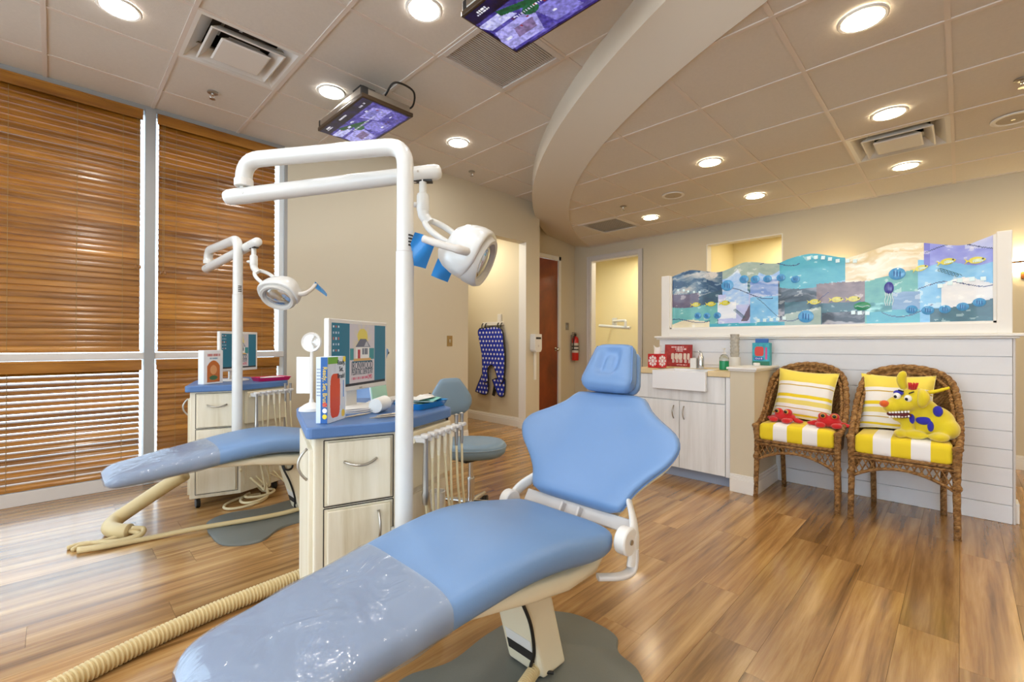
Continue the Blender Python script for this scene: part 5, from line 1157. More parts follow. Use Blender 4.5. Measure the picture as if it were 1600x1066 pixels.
def artfn(U, V):
    H = np.vectorize(topf)(U[0])[None, :]*np.ones_like(U); Y = AY0+(AY1-AY0)*U; Z = AZ+V*H
    C = np.zeros(U.shape+(3,)); C[:] = (0.55, 0.74, 0.88)
    n1 = vnoise(U, V, 14, 5, 1, 4); n2 = vnoise(U, V, 40, 18, 2, 3); n3 = vnoise(U, V*1.0+0.3*n1, 7, 16, 9, 4)
    def mix(a, b, t): t = np.clip(t, 0, 1)[..., None]; return np.array(a)*(1-t)+np.array(b)*t
    def put(mask, col): C[mask] = col[mask]
    ocean = mix((0.07, 0.25, 0.42), (0.82, 0.80, 0.78), (n3-0.40)*3.2); teal = mix((0.36, 0.66, 0.68), (0.46, 0.76, 0.74), n2); navy = mix((0.10, 0.22, 0.34), (0.18, 0.36, 0.46), n2)
    plum = mix((0.34, 0.30, 0.42), (0.46, 0.40, 0.48), n2); pale = mix((0.58, 0.74, 0.95), (0.80, 0.88, 0.98), (n2-0.3)*2); sage = mix((0.54, 0.64, 0.62), (0.70, 0.76, 0.72), n2)
    turq = mix((0.22, 0.62, 0.74), (0.34, 0.72, 0.80), n2); sand = mix((0.88, 0.83, 0.68), (0.94, 0.91, 0.82), n2); cream = mix((0.86, 0.78, 0.60), (0.97, 0.95, 0.90), (n3-0.3)*2.4)
    mauve = mix((0.42, 0.36, 0.40), (0.62, 0.54, 0.56), n2); storm = mix((0.12, 0.16, 0.22), (0.62, 0.62, 0.66), (n3-0.42)*4); sea = mix((0.30, 0.60, 0.62), (0.44, 0.74, 0.70), n2)
    sky = mix((0.40, 0.68, 0.90), (0.60, 0.82, 0.96), n2); violet = mix((0.48, 0.50, 0.86), (0.64, 0.68, 0.94), n2); deep = mix((0.16, 0.32, 0.40), (0.24, 0.46, 0.52), n2); lilac = mix((0.68, 0.72, 0.92), (0.80, 0.82, 0.96), n2)
    put(Y > 1.57, ocean); w = 0.03*np.sin(9*Y)
    put((Y > 1.785) & (Z < 1.645+w*0.5), plum); put((Y <= 1.785) & (Y > 1.54) & (Z < 1.60+0.25*(1.785-Y)), navy)
    put((Y > 1.61) & (Z < 1.515+w*0.6), teal); put((Y > 1.685) & (Z < 1.36-0.10*(Y-1.9)+0.02*np.sin(14*Y)), sand)
    put((Y <= 1.57) & (Y > 1.10) & (Z > 1.60), pale); put((Y <= 1.57) & (Y > 1.10) & (Z > 1.79-0.05*np.cos(16*Y)), sage); put((np.abs(Y-1.335) < 0.05+0.06*(Z-1.72)*8*(Z > 1.72)) & (Z > 1.70), sage)
    put((np.abs(Y-1.335) < 0.018) & (Z < 1.70) & (Z > 1.52), deep)
    put((Y <= 1.608) & (Y > 1.275) & (Z < 1.60), lilac); put((Y <= 1.54) & (Y > 1.34) & (Z < 1.62) & (Z > 1.50), pale); put((np.abs(Y-1.33+0.5*(Z-1.45)) < 0.028) & (Z < 1.52) & (Z > 1.35), plum)
    put((Y <= 1.61) & (Y > 1.45) & (Z < 1.53) & (Z > 1.38), mix((0.86, 0.90, 0.97), (0.96, 0.97, 1.0), n2))
    put((Y <= 1.33) & (Y > 1.06) & (Z < 1.70), sky); put((Y <= 1.33) & (Y > 1.1) & (Z > 1.56) & (Z < 1.70), mix((0.46, 0.60, 0.86), (0.80, 0.84, 0.95), (n3-0.35)*3))
    put((Y <= 1.11) & (Y > 0.83) & (Z < 1.72), mix((0.20, 0.27, 0.34), (0.66, 0.66, 0.72), (n3-0.40)*3)); put((Y <= 1.06) & (Z < 1.50) & (Y > 0.80), deep)
    put((Y <= 1.097) & (Y > 0.644) & (Z > 1.665-0.06*np.sin(5*(Y-0.6))), turq); put((Y <= 0.835) & (Y > 0.52) & (Z < 1.635), mauve); put((Y <= 0.835) & (Y > 0.52) & (Z < 1.475), deep)
    put((Y <= 1.06) & (Y > 0.80) & (Z < 1.42-0.2*(Y-0.95)), sage); put((Y <= 0.798) & (Y > 0.513) & (Z < 1.40), storm); put((Y > 0.80) & (Y < 1.685) & (Z < 1.335), turq); put((Y > 0.80) & (Y < 1.06) & (Z < 1.335), sage)
    put((Y <= 0.644) & (Y > 0.19) & (Z > 1.63), cream); put((Y <= 0.523) & (Y > 0.214) & (Z < 1.625+0.22*(0.523-Y)), sea); put((Y <= 0.36) & (Y > 0.10) & (Z < 1.53), mix((0.36, 0.52, 0.72), (0.62, 0.74, 0.88), n3)); put((Y <= 0.513) & (Y > 0.155) & (Z < 1.40), turq); put((Y <= 0.513) & (Y > 0.36) & (Z < 1.46) & (Z > 1.39), mix((0.16, 0.50, 0.54), (0.60, 0.86, 0.88), (n2-0.4)*4))
    put((Y <= 0.22) & (Z > 1.53) & (Z < 1.75), sky); put((Y <= 0.19) & (Z > 1.70+0.02*np.sin(20*Y)), violet); put((Y <= -0.02) & (Z > 1.72) & (Z > 1.80-0.12*(Y+0.02)*-1), lilac)
    put((Y <= 0.19) & (Y > 0.155) & (Z > 1.70), mix((0.40, 0.40, 0.80), (0.5, 0.52, 0.86), n2)); put((Y <= 0.098) & (Z < 1.575+0.03*np.sin(18*(Y+0.1))), mix((0.86, 0.87, 0.90), (0.95, 0.95, 0.95), n2))
    put((Y <= 0.21) & (Y > 0.098) & (Z < 1.54), sky); put((Y <= 0.156) & (Z < 1.40+0.25*np.clip(0.06-Y, 0, 1)), deep)
    # inked wave lines
    for z0, a, f_, p, y0, y1 in ((1.60, 0.06, 9, 0.4, 1.15, 1.56), (1.46, 0.12, 9.5, 1.3, 0.75, 1.28), (1.83, 0.025, 17, 0.2, 0.95, 1.25), (1.45, 0.10, 8, 2.2, 0.14, 0.42), (1.81, 0.03, 14, 1.0, -0.16, 0.18), (1.56, 0.025, 16, 0.3, -0.16, 0.22), (1.37, 0.02, 13, 0.5, 1.68, 2.06)):
        ln = np.abs(Z-(z0+a*np.sin(f_*Y+p))) < 0.0032; C[ln & (Y > y0) & (Y < y1)] = (0.10, 0.17, 0.42)
    fleck = (n2 > 0.72); C[fleck] = C[fleck]*0.6+0.4
    return np.clip(C, 0, 1)
ARTM = attr_mat('fused_glass', 0.22, coat=0.4)
Fa = frame((0, 0, 0), (0, -1, 0), (0, 0, 1))
picture('glass_sheet', AY0-AY1, 1, 420, 96, artfn, ARTM, art, Fa, top=topf)
N_ = 110; bk = MB(); ys = np.linspace(AY0, AY1, N_)
bk.rings([[(x, y-0.95, z) for x, z in ((0.002, 0.0), (0.002, ft_(-y)-AZ-0.0006), (0.012, ft_(-y)-AZ-0.0006), (0.012, 0.0))] for y in ys])
bk.build('glass_backing', M('glass_backing_blue', '8fc0d8', 0.3), art)
YEL = M('glass_yellow', 'd8cc1e', 0.2, coat=0.5, var=(120, 0.15)); YEL_D = M('glass_ink', '2a2a18', 0.4); GBL = M('glass_blue_dot', '4d9cd6', 0.2, coat=0.5, var=(90, 0.25)); WSQ = M('glass_white_square', 'd9f0f6', 0.2, coat=0.5); PALEY = M('glass_pale_belly', 'cfe0c0', 0.2, coat=0.4)
NAVY = M('glass_purple', '3a3a9c', 0.2, coat=0.5); GREEN = M('glass_green', '2f9068', 0.2, coat=0.5)
P3 = lambda y, z, d=0.0: Vector((-0.004-d, y-0.95, z-AZ))
def disc(name, y, z, ry, rz, mat, par, d=0.0, n=20, sub_=False):
    mb = MB(); mb.rings([[P3(y+ry*k*math.cos(a), z+rz*k*math.sin(a), d+e) for a in [2*math.pi*i/n for i in range(n)]] for k, e in ((1.0, -0.003), (1.0, 0.0), (0.85, 0.003), (0.02, 0.0035))])
    return mb.build(name, mat, par, smooth=True)
def fish(y, z, L, belly=False, tilt=0.0):
    h = L*0.22; pts = []
    for t in np.linspace(0, 1, 13): pts.append((L*(0.22+0.78*t), h*math.sin(math.pi*min(1, 0.12+0.88*t))**0.75))
    out = [(0.0, h*0.85), (L*0.20, h*0.15)]+pts[1:]+[(p[0], -p[1]) for p in pts[::-1][1:-1]]+[(L*0.20, -h*0.15), (0.0, -h*0.85), (L*0.10, 0)]
    ct, s_ = math.cos(tilt), math.sin(tilt)
    tr = lambda a, b: ((a-L/2)*ct-b*s_, (a-L/2)*s_+b*ct)
    o2 = [tr(a, b) for a, b in out]
    mb = MB(); mb.rings([[P3(y-a, z+b, e) for a, b in o2] for e in (-0.003, 0.004)])
    f = mb.build('fish', YEL, art)
    e = tr(L*0.86, h*0.25); disc('fish_eye', y-e[0], z+e[1], 0.004+L*0.012, 0.004+L*0.012, YEL_D, f, 0.005, 10)
    if belly:
        for k in range(5): q = tr(L*(0.42+0.1*k), -h*0.42); disc('fish_scale', y-q[0], z+q[1], L*0.045, L*0.045, WSQ, f, 0.0045, 8)
        q = tr(L*0.62, -h*0.05); disc('fish_belly', y-q[0], z+q[1], L*0.26, h*0.45, PALEY, f, 0.0035, 16)
    else:
        for k in range(3): q = tr(L*(0.45+0.13*k), 0); disc('fish_stripe', y-q[0], z+q[1], L*0.016, h*0.6, PALEY, f, 0.004, 8)
for y, z in ((1.817, 1.524), (1.674, 1.521), (1.548, 1.524)): fish(y, z, 0.10)
for y, z in ((0.851, 1.491), (0.702, 1.5), (0.595, 1.498)): fish(y, z, 0.098)
fish(0.208, 1.690, 0.092, True, 0.30); fish(0.073, 1.721, 0.100, True, 0.16); fish(-0.067, 1.713, 0.104, True, 0.05)
for y, z, q in ((1.795, 1.416, .033), (1.708, 1.412, .031), (1.613, 1.411, .033), (1.381, 1.726, .039), (1.289, 1.717, .037), (1.191, 1.711, .034), (1.088, 1.712, .034), (0.981, 1.687, .033), (1.524, 1.683, .054), (0.906, 1.374, .055), (0.333, 1.665, .048), (0.253, 1.399, .033), (0.167, 1.389, .034), (0.079, 1.392, .031), (-0.008, 1.405, .031), (-0.087, 1.43, .032)):
    dk = disc('blue_disc', y, z, q, q*0.92, GBL, art)
    for k in (-1, 0, 1): disc('disc_line', y+k*q*0.35, z+0.1*q*k, q*0.07, q*0.5, INK_B, dk, 0.0035, 8)
for y, z, q in [(a, b, .011) for a, b in ((1.989, 1.675), (1.932, 1.67), (1.888, 1.656), (1.83, 1.646), (1.776, 1.641))]+[(a, b, .014) for a, b in ((0.884, 1.852), (0.836, 1.851), (0.787, 1.842), (0.741, 1.825), (0.691, 1.805), (0.627, 1.796), (0.581, 1.79), (1.264, 1.352), (1.213, 1.354), (1.161, 1.357), (1.111, 1.36), (1.063, 1.366), (0.592, 1.392), (0.552, 1.388), (0.505, 1.384), (0.104, 1.556), (0.054, 1.571), (0.006, 1.585), (-0.053, 1.589), (-0.105, 1.586))]:
    p = P3(y, z); MB().box((p.x, p.y, p.z), (0.007, q*1.9, q*2), Matrix.Translation(p) @ Matrix.Rotation(rnd.uniform(-0.15, 0.15), 4, 'X') @ Matrix.Translation(-p)).build('white_square', WSQ, art, bevel=0.001, segs=1)
jf = disc('jellyfish', 0.379, 1.565, 0.028, 0.045, NAVY, art)
for k in range(4):
    y = 0.358+0.014*k; MB().tube([P3(y+0.004*math.sin(i*1.3+k), 1.53-0.016*i) for i in range(7)], 0.0028, 6).build('tentacle', WSQ, jf)
sw_ = disc('seaweed_leaf', 0.537, 1.439, 0.052, 0.032, GREEN, art); MB().tube([P3(0.58-0.015*i, 1.436+0.006*math.sin(i*1.6), 0.004) for i in range(7)], 0.002, 5).build('leaf_vein', WSQ, sw_)
for y, z, a in ((1.42, 1.42, 0.75), (0.06, 1.645, 0.5)):
    MB().tube([P3(y-0.06*math.cos(a)+0.12*math.cos(a)*t/40-0.012*math.cos(t*0.95), z-0.06*math.sin(a)+0.12*math.sin(a)*t/40+0.012*math.sin(t*0.95)) for t in range(41)], 0.0016, 5).build('wire_coil', M('glass_wire', '3d6f78', 0.4) if y > 1 else bpy.data.materials['glass_wire'], art)

# ------------------------------------------------------------------ pony wall, sink cabinet
pony = struct(MB().bb(3.735, XP-0.015, 1.113, 1.287, 0, 0.935).build('wall_pony', WALL))
cp = MB(); cp.bb(3.712, XP-0.016, 1.090, 1.310, 0.948, 0.966); cp.bb(3.722, XP-0.016, 1.100, 1.300, 0.935, 0.948); cp.build('cap', MAT['trim'], pony, bevel=0.004)
for t, z0, z1 in ((0.016, 0, 0.10), (0.011, 0.10, 0.122), (0.006, 0.122, 0.138)):
    m_ = MB(); m_.bb(3.735-t, XP-0.015, 1.113-t, 1.287+0.0, z0, z1); m_.build('baseboard_strip', MAT['trim'], pony, bevel=0.002, segs=1)
sk = empty('sink_cabinet', (4.02, 1.70, 0), 0, 'white two-door sink cabinet beside the pony wall', 'cabinet')
o_ = Vector((4.02, 1.70, 0)); bbx = lambda x0, x1, y0, y1, z0, z1: MB().bb(x0-o_.x, x1-o_.x, y0-o_.y, y1-o_.y, z0, z1)
bbx(3.765, 4.300, 1.290, 2.130, 0.09, 0.882).build('carcass', MAT['cab_white'], sk)
bbx(3.82, 4.290, 1.292, 2.128, 0.0, 0.09).build('toe_kick', M('blue_grey_toe_kick', '9aa6bd', 0.6), sk)
bbx(3.748, 3.765, 1.292, 1.325, 0.09, 0.880).build('filler_strip', MAT['cab_white'], sk, bevel=0.001)
bbx(3.745, 3.765, 1.330, 2.128, 0.668, 0.880).build('drawer_front', MAT['cab_white'], sk, bevel=0.002)
for y0, y1, hy in ((1.330, 1.702, 1.662), (1.706, 2.128, 1.752)):
    d_ = bbx(3.745, 3.765, y0, y1, 0.095, 0.662).build('door', MAT['cab_white'], sk, bevel=0.002)
    MB().tube([(3.743-o_.x-0.028*(1-t*t), hy-o_.y, 0.565+0.055*t) for t in np.linspace(-1, 1, 11)], 0.005, 8).build('handle', MAT['steel'], d_, smooth='all')
ct_ = empty('sink_countertop', (4.02, 1.70, 0.884), 0, 'butcher-block worktop on the white sink cabinet', 'worktop')
for x0, x1, y0, y1 in ((3.73, 4.302, 1.288, 1.462), (3.73, 4.302, 1.932, 2.150), (4.12, 4.302, 1.462, 1.932)):
    MB().bb(x0-o_.x, x1-o_.x, y0-o_.y, y1-o_.y, 0, 0.044).build('worktop_board', MAT['butcher'], ct_, bevel=0.003)
sn = empty('apron_sink', (3.91, 1.697, 0.760), 0, 'white apron-front sink set into the worktop', 'sink')
so = MB(); w0, w1, d0, d1 = -0.21, 0.205, -0.231, 0.231
so.bb(w0, w0+0.03, d0, d1, 0, 0.158); so.bb(w1-0.02, w1, d0, d1, 0.125, 0.158); so.bb(w0+0.03, w1-0.02, d0, d0+0.025, 0.125, 0.158); so.bb(w0+0.03, w1-0.02, d1-0.025, d1, 0.125, 0.158); so.bb(w0+0.03, w1-0.02, d0+0.02, d1-0.02, 0.123, 0.128)
so.build('basin', MAT['fireclay'], sn, bevel=0.006); MB().lathe([(0.025, 0.129), (0.02, 0.131), (0.001, 0.130)], 16).build('drain', MAT['chrome'], sn)
ZC = 0.929
# tissue box with snowflakes
tb = empty('tissue_box', (3.885, 1.975, ZC), -0.25, 'red cube tissue box with white snowflakes on the worktop', 'tissue box')
MB().bb(-0.058, 0.058, -0.058, 0.058, 0, 0.125).build('carton', M('red_card', 'c01820', 0.5), tb, bevel=0.002)
def flake(par, F):
    mb = MB()
    for k in range(8):
        a = math.pi*k/4; R = F @ Matrix.Rotation(a, 4, 'Z'); mb.box((0.019, 0, 0), (0.034, 0.0045, 0.001), R)
        mb.box((0.028, 0.006, 0), (0.016, 0.004, 0.001), R @ Matrix.Translation((0, 0, 0)) @ Matrix.Rotation(0.0, 4, 'Z')); mb.box((0.028, -0.006, 0), (0.016, 0.004, 0.001), R)
    mb.build('snowflake', INK_W, par)
flake(tb, frame((-0.0585, 0.0, 0.062), (0, -1, 0), (0, 0, 1)) @ Matrix.Scale(1.35, 4)); flake(tb, frame((0.0, -0.0585, 0.062), (1, 0, 0), (0, 0, 1)) @ Matrix.Scale(1.35, 4))
ts = MB(); ts.grid(lambda u, v: ((u-0.5)*0.09*(1-0.3*v), 0.02*math.sin(6*u)*(0.5+v), 0.12+0.075*v+0.012*math.sin(9*u)*v), 12, 6); ts.build('tissue', PAPER, tb, smooth='all')
# poster card with teeth
ps = empty('teeth_poster', (4.20, 1.925, ZC), 0, 'red card with rows of teeth propped behind the tissue box', 'poster')
MB().box((0, 0, 0.105), (0.006, 0.27, 0.21), Matrix.Rotation(0.08, 4, 'Y')).build('card', M('poster_card', '8a1512', 0.5), ps)
def teeth(U, V):
    C = np.zeros(U.shape+(3,)); C[:] = (0.62, 0.13, 0.10); C += (vnoise(U, V, 9, 7, 21, 3)[..., None]-0.5)*0.25
    for u0, hw_ in ((0.30, 0.055), (0.44, 0.060), (0.58, 0.075), (0.75, 0.055), (0.88, 0.045)):
        C[(((U-u0)/hw_)**4+((V-0.47)/0.145)**4) < 1] = (0.84, 0.78, 0.72); C[(((U-u0-0.03)/(hw_*0.8))**4+((V-0.25)/0.085)**4) < 1] = (0.78, 0.70, 0.68)
    for vv, u0, u1, hh in ((0.90, 0.22, 0.72, 0.035), (0.81, 0.40, 0.80, 0.035), (0.72, 0.42, 0.68, 0.022), (0.08, 0.45, 0.84, 0.022)):      # lettering too blurred to read
        C[(np.abs(V-vv) < hh) & (U > u0) & (U < u1) & ((np.sin(U*120+vv*50)+0.6*np.sin(U*53)) > -0.3)] = (0.93, 0.86, 0.86)
    return np.clip(C, 0, 1)
Fp = Matrix.Rotation(0.08, 4, 'Y') @ frame((-0.0038, 0, 0.001), (0, -1, 0), (0, 0, 1))
picture('poster_print', 0.266, 0.205, 90, 70, teeth, PRINT, ps, Fp)
# dispenser of cups, soap, swab jar, faucet, brush pack
hd_ = empty('cotton_dispenser', (4.03, 1.665, ZC), 0, 'small white cube box with a chrome pump beside the teeth poster', 'dispenser')
MB().bb(-0.032, 0.032, 0.0, 0.055, 0, 0.09).build('box_body', MAT['white_plastic'], hd_, bevel=0.003)
MB().lathe([(0.024, 0), (0.026, 0.01), (0.026, 0.10), (0.016, 0.115), (0.012, 0.14)], 18, (0, -0.03, 0)).build('pump_bottle', MAT['chrome'], hd_, smooth=True)
MB().tube(spline([(0, -0.03, 0.14), (-0.02, -0.03, 0.152), (-0.05, -0.025, 0.145)], 4), 0.006, 8).build('pump_spout', MAT['chrome'], hd_, smooth='all')
sp = empty('soap_bottle', (3.965, 1.415, ZC), 0, 'clear pump bottle of green liquid soap on the worktop', 'soap bottle')
SOAP = M('green_soap', '1fa06a', 0.15, trans=0.3); CLEAR = M('clear_plastic', 'dfe8e6', 0.1, trans=0.8)
MB().lathe([(0.034, 0), (0.038, 0.004), (0.038, 0.075), (0.001, 0.076)], 22).build('soap_fill', SOAP, sp, smooth=True)
MB().lathe([(0.0385, 0.076), (0.038, 0.10), (0.026, 0.122), (0.014, 0.130)], 22).build('bottle_shoulder', CLEAR, sp, smooth=True)
pu = MB(); pu.lathe([(0.015, 0.13), (0.015, 0.148), (0.006, 0.15), (0.006, 0.172)], 14); pu.box((-0.012, 0, 0.177), (0.045, 0.016, 0.011)); pu.build('pump', MAT['white_plastic'], sp, smooth=True)
cu_ = empty('cup_dispenser', (4.17, 1.40, ZC), 0, 'tall stack of printed paper cups in a white holder', 'cups')
MB().lathe([(0.046, 0), (0.046, 0.10), (0.040, 0.104), (0.001, 0.104)], 22).build('holder', MAT['white_plastic'], cu_, smooth=True)
CUPM = M('printed_paper_cup', 'b9b4aa', 0.6, var=(55, 0.45))
for k in range(6): MB().lathe([(0.030, 0.10+0.033*k), (0.037, 0.135+0.033*k), (0.038, 0.137+0.033*k), (0.030, 0.137+0.033*k)], 20).build('paper_cup', CUPM, cu_, smooth=True)
bp_ = empty('brush_pack', (4.225, 1.200, 0.967), 0, 'teal and pink electric toothbrush pack on the pony wall cap', 'toothbrush pack')
MB().bb(-0.028, 0.028, -0.068, 0.068, 0, 0.19).build('carton', M('pack_teal', '2a9aa6', 0.4), bp_, bevel=0.003); MB().bb(-0.004, 0.004, -0.05, 0.05, 0.19, 0.225).build('hang_tab', M('pack_blue', '2a66b0', 0.4), bp_)
def pack(U, V):
    C = np.zeros(U.shape+(3,)); C[:] = (0.20, 0.62, 0.70); C += (vnoise(U, V, 6, 8, 31, 3)[..., None]-0.5)*0.2
    C[(((U-0.40)/0.26)**4+((V-0.62)/0.22)**4) < 1] = (0.80, 0.24, 0.20); C[(np.abs(U-0.80) < 0.06) & (V > 0.25) & (V < 0.80)] = (0.80, 0.30, 0.55)
    C[(V < 0.18)] = (0.16, 0.45, 0.35); C[(np.abs(U-0.38) < 0.26) & (np.abs(V-0.29) < 0.065)] = (0.12, 0.28, 0.66); return np.clip(C, 0, 1)
Fk = frame((-0.0288, 0, 0.002), (0, -1, 0), (0, 0, 1)); picture('pack_print', 0.132, 0.186, 44, 62, pack, PRINT, bp_, Fk); text('pack_text', 'Oral-B', 0.020, INK_W, bp_, Fk @ Matrix.Translation((-0.016, 0.055, 0.001)))
cpw = empty('bottle_cap', (4.05, 1.19, 0.967), 0, 'small white cap lying on the pony wall', 'cap'); MB().lathe([(0.024, 0), (0.026, 0.02), (0.022, 0.026), (0.001, 0.026)], 18).build('cap_shell', MAT['white_plastic'], cpw, smooth=True); MB().tube([(0.0265*math.cos(a), 0.0265*math.sin(a), 0.01) for a in np.linspace(0, 6.28, 20)], 0.0012, 5).build('cap_ridge', MAT['trim_grey'], cpw)

# ------------------------------------------------------------------ wicker armchairs
def wicker_chair(yc, label):
    r = empty('wicker_armchair', (3.98, yc, 0), 0, label, 'armchair', 'wicker armchairs by the partition')
    X = lambda x: x-3.98
    half = [(3.738, 0.256, 0.530), (3.82, 0.262, 0.545), (3.92, 0.266, 0.60), (4.00, 0.264, 0.69), (4.07, 0.252, 0.80), (4.14, 0.225, 0.90), (4.20, 0.145, 0.965), (4.225, 0.0, 0.990)]
    full = half+[(a, -b, c) for a, b, c in half[::-1][1:]]
    rim = spline([(X(a), b, c) for a, b, c in full], 8)
    MB().tube(rim, [0.018+0.003*math.sin(i*2.1) for i in range(len(rim))], 10).build('braided_rim', MAT['wicker'], r, smooth='all')
    inner = [Vector((p.x-0.012, p.y*0.90, 0.44+(p.z-0.44)*0.92)) for p in rim[10:-10]]
    MB().tube(inner, [0.011+0.003*math.sin(i*2.4) for i in range(len(inner))], 8).build('inner_braid', MAT['wicker'], r, smooth='all')
    n = len(rim); bot = [Vector((min(p.x, 0.215)*0.97, p.y*0.93, 0.40)) for p in rim]
    for off, nm in ((0.0, 'woven_back'),):
        mb = MB()
        for s_ in (0.006, -0.006):
            mb.grid(lambda u, v: tuple((bot[int(round(u*(n-1)))].lerp(rim[int(round(u*(n-1)))], v))+Vector((s_*1.0, 0, 0))), n-1, 14)
        mb.build(nm, MAT['wicker'], r, smooth='all')
    seat = [(X(3.745), 0.245), (X(3.745), -0.245), (X(4.18), -0.20), (X(4.18), 0.20)]
    MB().prism(seat, 0.405, 0.430).build('woven_seat', MAT['wicker'], r, bevel=0.008)
    ft = MB()
    for z in (0.425, 0.402): ft.tube([(X(3.738), -0.255, z), (X(3.735), 0, z), (X(3.738), 0.255, z)], 0.011, 8)
    ft.build('front_rail', MAT['wicker'], r, smooth='all')
    for s_ in (-1, 1):
        leg = spline([(X(3.738), s_*0.254, 0.532), (X(3.748), s_*0.252, 0.44), (X(3.742), s_*0.250, 0.28), (X(3.728), s_*0.254, 0.0)], 8)
        lo = MB().tube(leg, [0.022-0.006*i/len(leg)+0.0012*math.sin(i*2.6) for i in range(len(leg))], 12).build('leg', MAT['wicker'], r, smooth='all')
        MB().lathe([(0.017, 0), (0.018, 0.012), (0.014, 0.016)], 12, (X(3.728), s_*0.254, 0)).build('foot_wrap', MAT['wicker'], lo)
        MB().ell((X(3.735), s_*0.256, 0.532), (0.026, 0.026, 0.020)).build('arm_knuckle', MAT['wicker'], r, smooth='all')
        MB().ell((X(3.742), s_*0.252, 0.300), (0.024, 0.024, 0.024)).build('joint_wrap', MAT['wicker'], r, smooth='all')
        lb_ = spline([(X(4.16), s_*0.19, 0.42), (X(4.19), s_*0.185, 0.22), (X(4.225), s_*0.185, 0.0)], 8)
        MB().tube(lb_, 0.017, 12).build('leg', MAT['wicker'], r, smooth='all')
    arch = lambda y: 0.275+0.085*(1-(abs(y)/0.25)**2.0)
    MB().tube([(X(3.738), y, arch(y)) for y in np.linspace(-0.25, 0.25, 25)], 0.010, 8).build('arch_braid', MAT['wicker'], r, smooth='all')
    lt = MB()
    for sg in (-1, 1):
        for k in range(-6, 16):
            y0 = -0.25+0.034*k; pts = []
            for t in np.linspace(0, 1, 15):
                z = 0.405-0.14*t; y = y0+sg*0.055*t*1.2+(0 if sg > 0 else 0.0)
                if abs(y) < 0.25 and z > arch(y): pts.append((X(3.738)+sg*0.003, y, z))
            if len(pts) > 2: lt.tube(pts, 0.0042, 5)
    lt.build('lattice', MAT['wicker'], r)
    for s_ in (-1, 1):
        ls = MB()
        for sg in (-1, 1):
            for k in range(-4, 14):
                pts = []
                for t in np.linspace(0, 1, 12):
                    x = 3.745+0.034*k+sg*0.06*t; z = 0.405-0.12*t
                    if 3.75 < x < 4.16 and z > 0.285+0.08*(1-((x-3.955)/0.21)**2): pts.append((X(x), s_*(0.247-0.05*(x-3.745)/0.42), z))
                if len(pts) > 2: ls.tube(pts, 0.0042, 5)
        ls.build('lattice', MAT['wicker'], r)
        MB().tube([(X(x), s_*(0.247-0.05*(x-3.745)/0.42), 0.285+0.08*(1-((x-3.955)/0.21)**2)) for x in np.linspace(3.745, 4.165, 17)], 0.009, 8).build('arch_braid', MAT['wicker'], r, smooth='all')
    return r
YL, WH, OC = 'ecd21e', 'efeeee', 'c9a93c'
CUSH = stripes('seat_cushion_stripes', 1, [(0.0, YL), (0.02, YL), (0.205, WH), (0.395, YL), (0.60, WH), (0.79, YL)], -0.235, 0.235)
PILL = stripes('pillow_stripes', 2, [(0.0, WH), (0.07, YL), (0.10, WH), (0.19, OC), (0.205, WH), (0.27, 'e8d873'), (0.36, WH), (0.41, YL), (0.47, WH), (0.64, OC), (0.66, WH), (0.72, 'f0dc5a')], -0.20, 0.20)
def cushion(yc, label):
    r = empty('seat_cushion', (3.945, yc, 0.432), 0, label, 'cushion', 'striped seat cushions')
    rs = []
    for z, k in ((0.0, 0.955), (0.012, 0.99), (0.03, 1.0), (0.085, 1.0), (0.108, 0.985), (0.120, 0.94)):
        rs.append([(a*k, b*k, z) for a, b in round_poly([(-0.215, -0.235), (0.21, -0.235), (0.21, 0.235), (-0.215, 0.235)], 0.03, 4)])
    rs.append([(a*0.4, b*0.4, 0.128) for a, b in round_poly([(-0.215, -0.235), (0.21, -0.235), (0.21, 0.235), (-0.215, 0.235)], 0.03, 4)])
    MB().rings(rs).build('cushion_body', CUSH, r, smooth='all')
    MB().tube(spline([(0.19, 0.20, 0.03), (0.215, 0.235, 0.02), (0.20, 0.25, 0.05), (0.17, 0.235, 0.02)], 5), 0.004, 6).build('tie', M('cushion_tie', 'e9e2c0', 0.8) if yc > 0.5 else bpy.data.materials['cushion_tie'], r, smooth='all')
    return r
def pillow(x, yc, zc, roll, label, hw=0.20):
    r = empty('throw_pillow', (x, yc, zc), 0, label, 'pillow', 'striped throw pillows')
    r.rotation_euler = (roll, 0.34, 0)
    mb = MB(); 
    def f(sg):
        def g(u, v):
            a, b = 2*u-1, 2*v-1; e = (max(0, 1-a**4)*max(0, 1-b**4))**0.5
            return (sg*0.060*e+0.004*math.sin(9*a)*e, hw*a*(1-0.09*(1-b*b)), hw*b*(1-0.09*(1-a*a)))
        return g
    mb.grid(f(1), 20, 20); mb.grid(f(-1), 20, 20); mb.build('pillow_body', PILL, r, smooth='all')
    ed = [(0.0, hw*a*(1-0.09*(1-b*b)), hw*b*(1-0.09*(1-a*a))) for a, b in [(t, -1) for t in np.linspace(-1, 1, 9)]+[(1, t) for t in np.linspace(-1, 1, 9)][1:]+[(-t, 1) for t in np.linspace(-1, 1, 9)][1:]+[(-1, -t) for t in np.linspace(-1, 1, 9)][1:-1]]
    MB().tube(ed, 0.0025, 5, closed=True).build('seam', M('pillow_seam', 'e8dc9a', 0.8) if yc > 0.5 else bpy.data.materials['pillow_seam'], r)
    return r
wicker_chair(0.848, 'brown wicker armchair next to the pony wall, holding two red crabs')
wicker_chair(0.269, 'brown wicker armchair holding the yellow plush dog')
cushion(0.848, 'yellow and white striped seat cushion under the red crabs'); cushion(0.269, 'yellow and white striped seat cushion under the plush dog')
pillow(4.075, 0.860, 0.752, 0.07, 'yellow striped pillow leaning behind the two red crabs'); pillow(4.085, 0.318, 0.748, 0.0, 'yellow striped pillow leaning behind the plush dog')

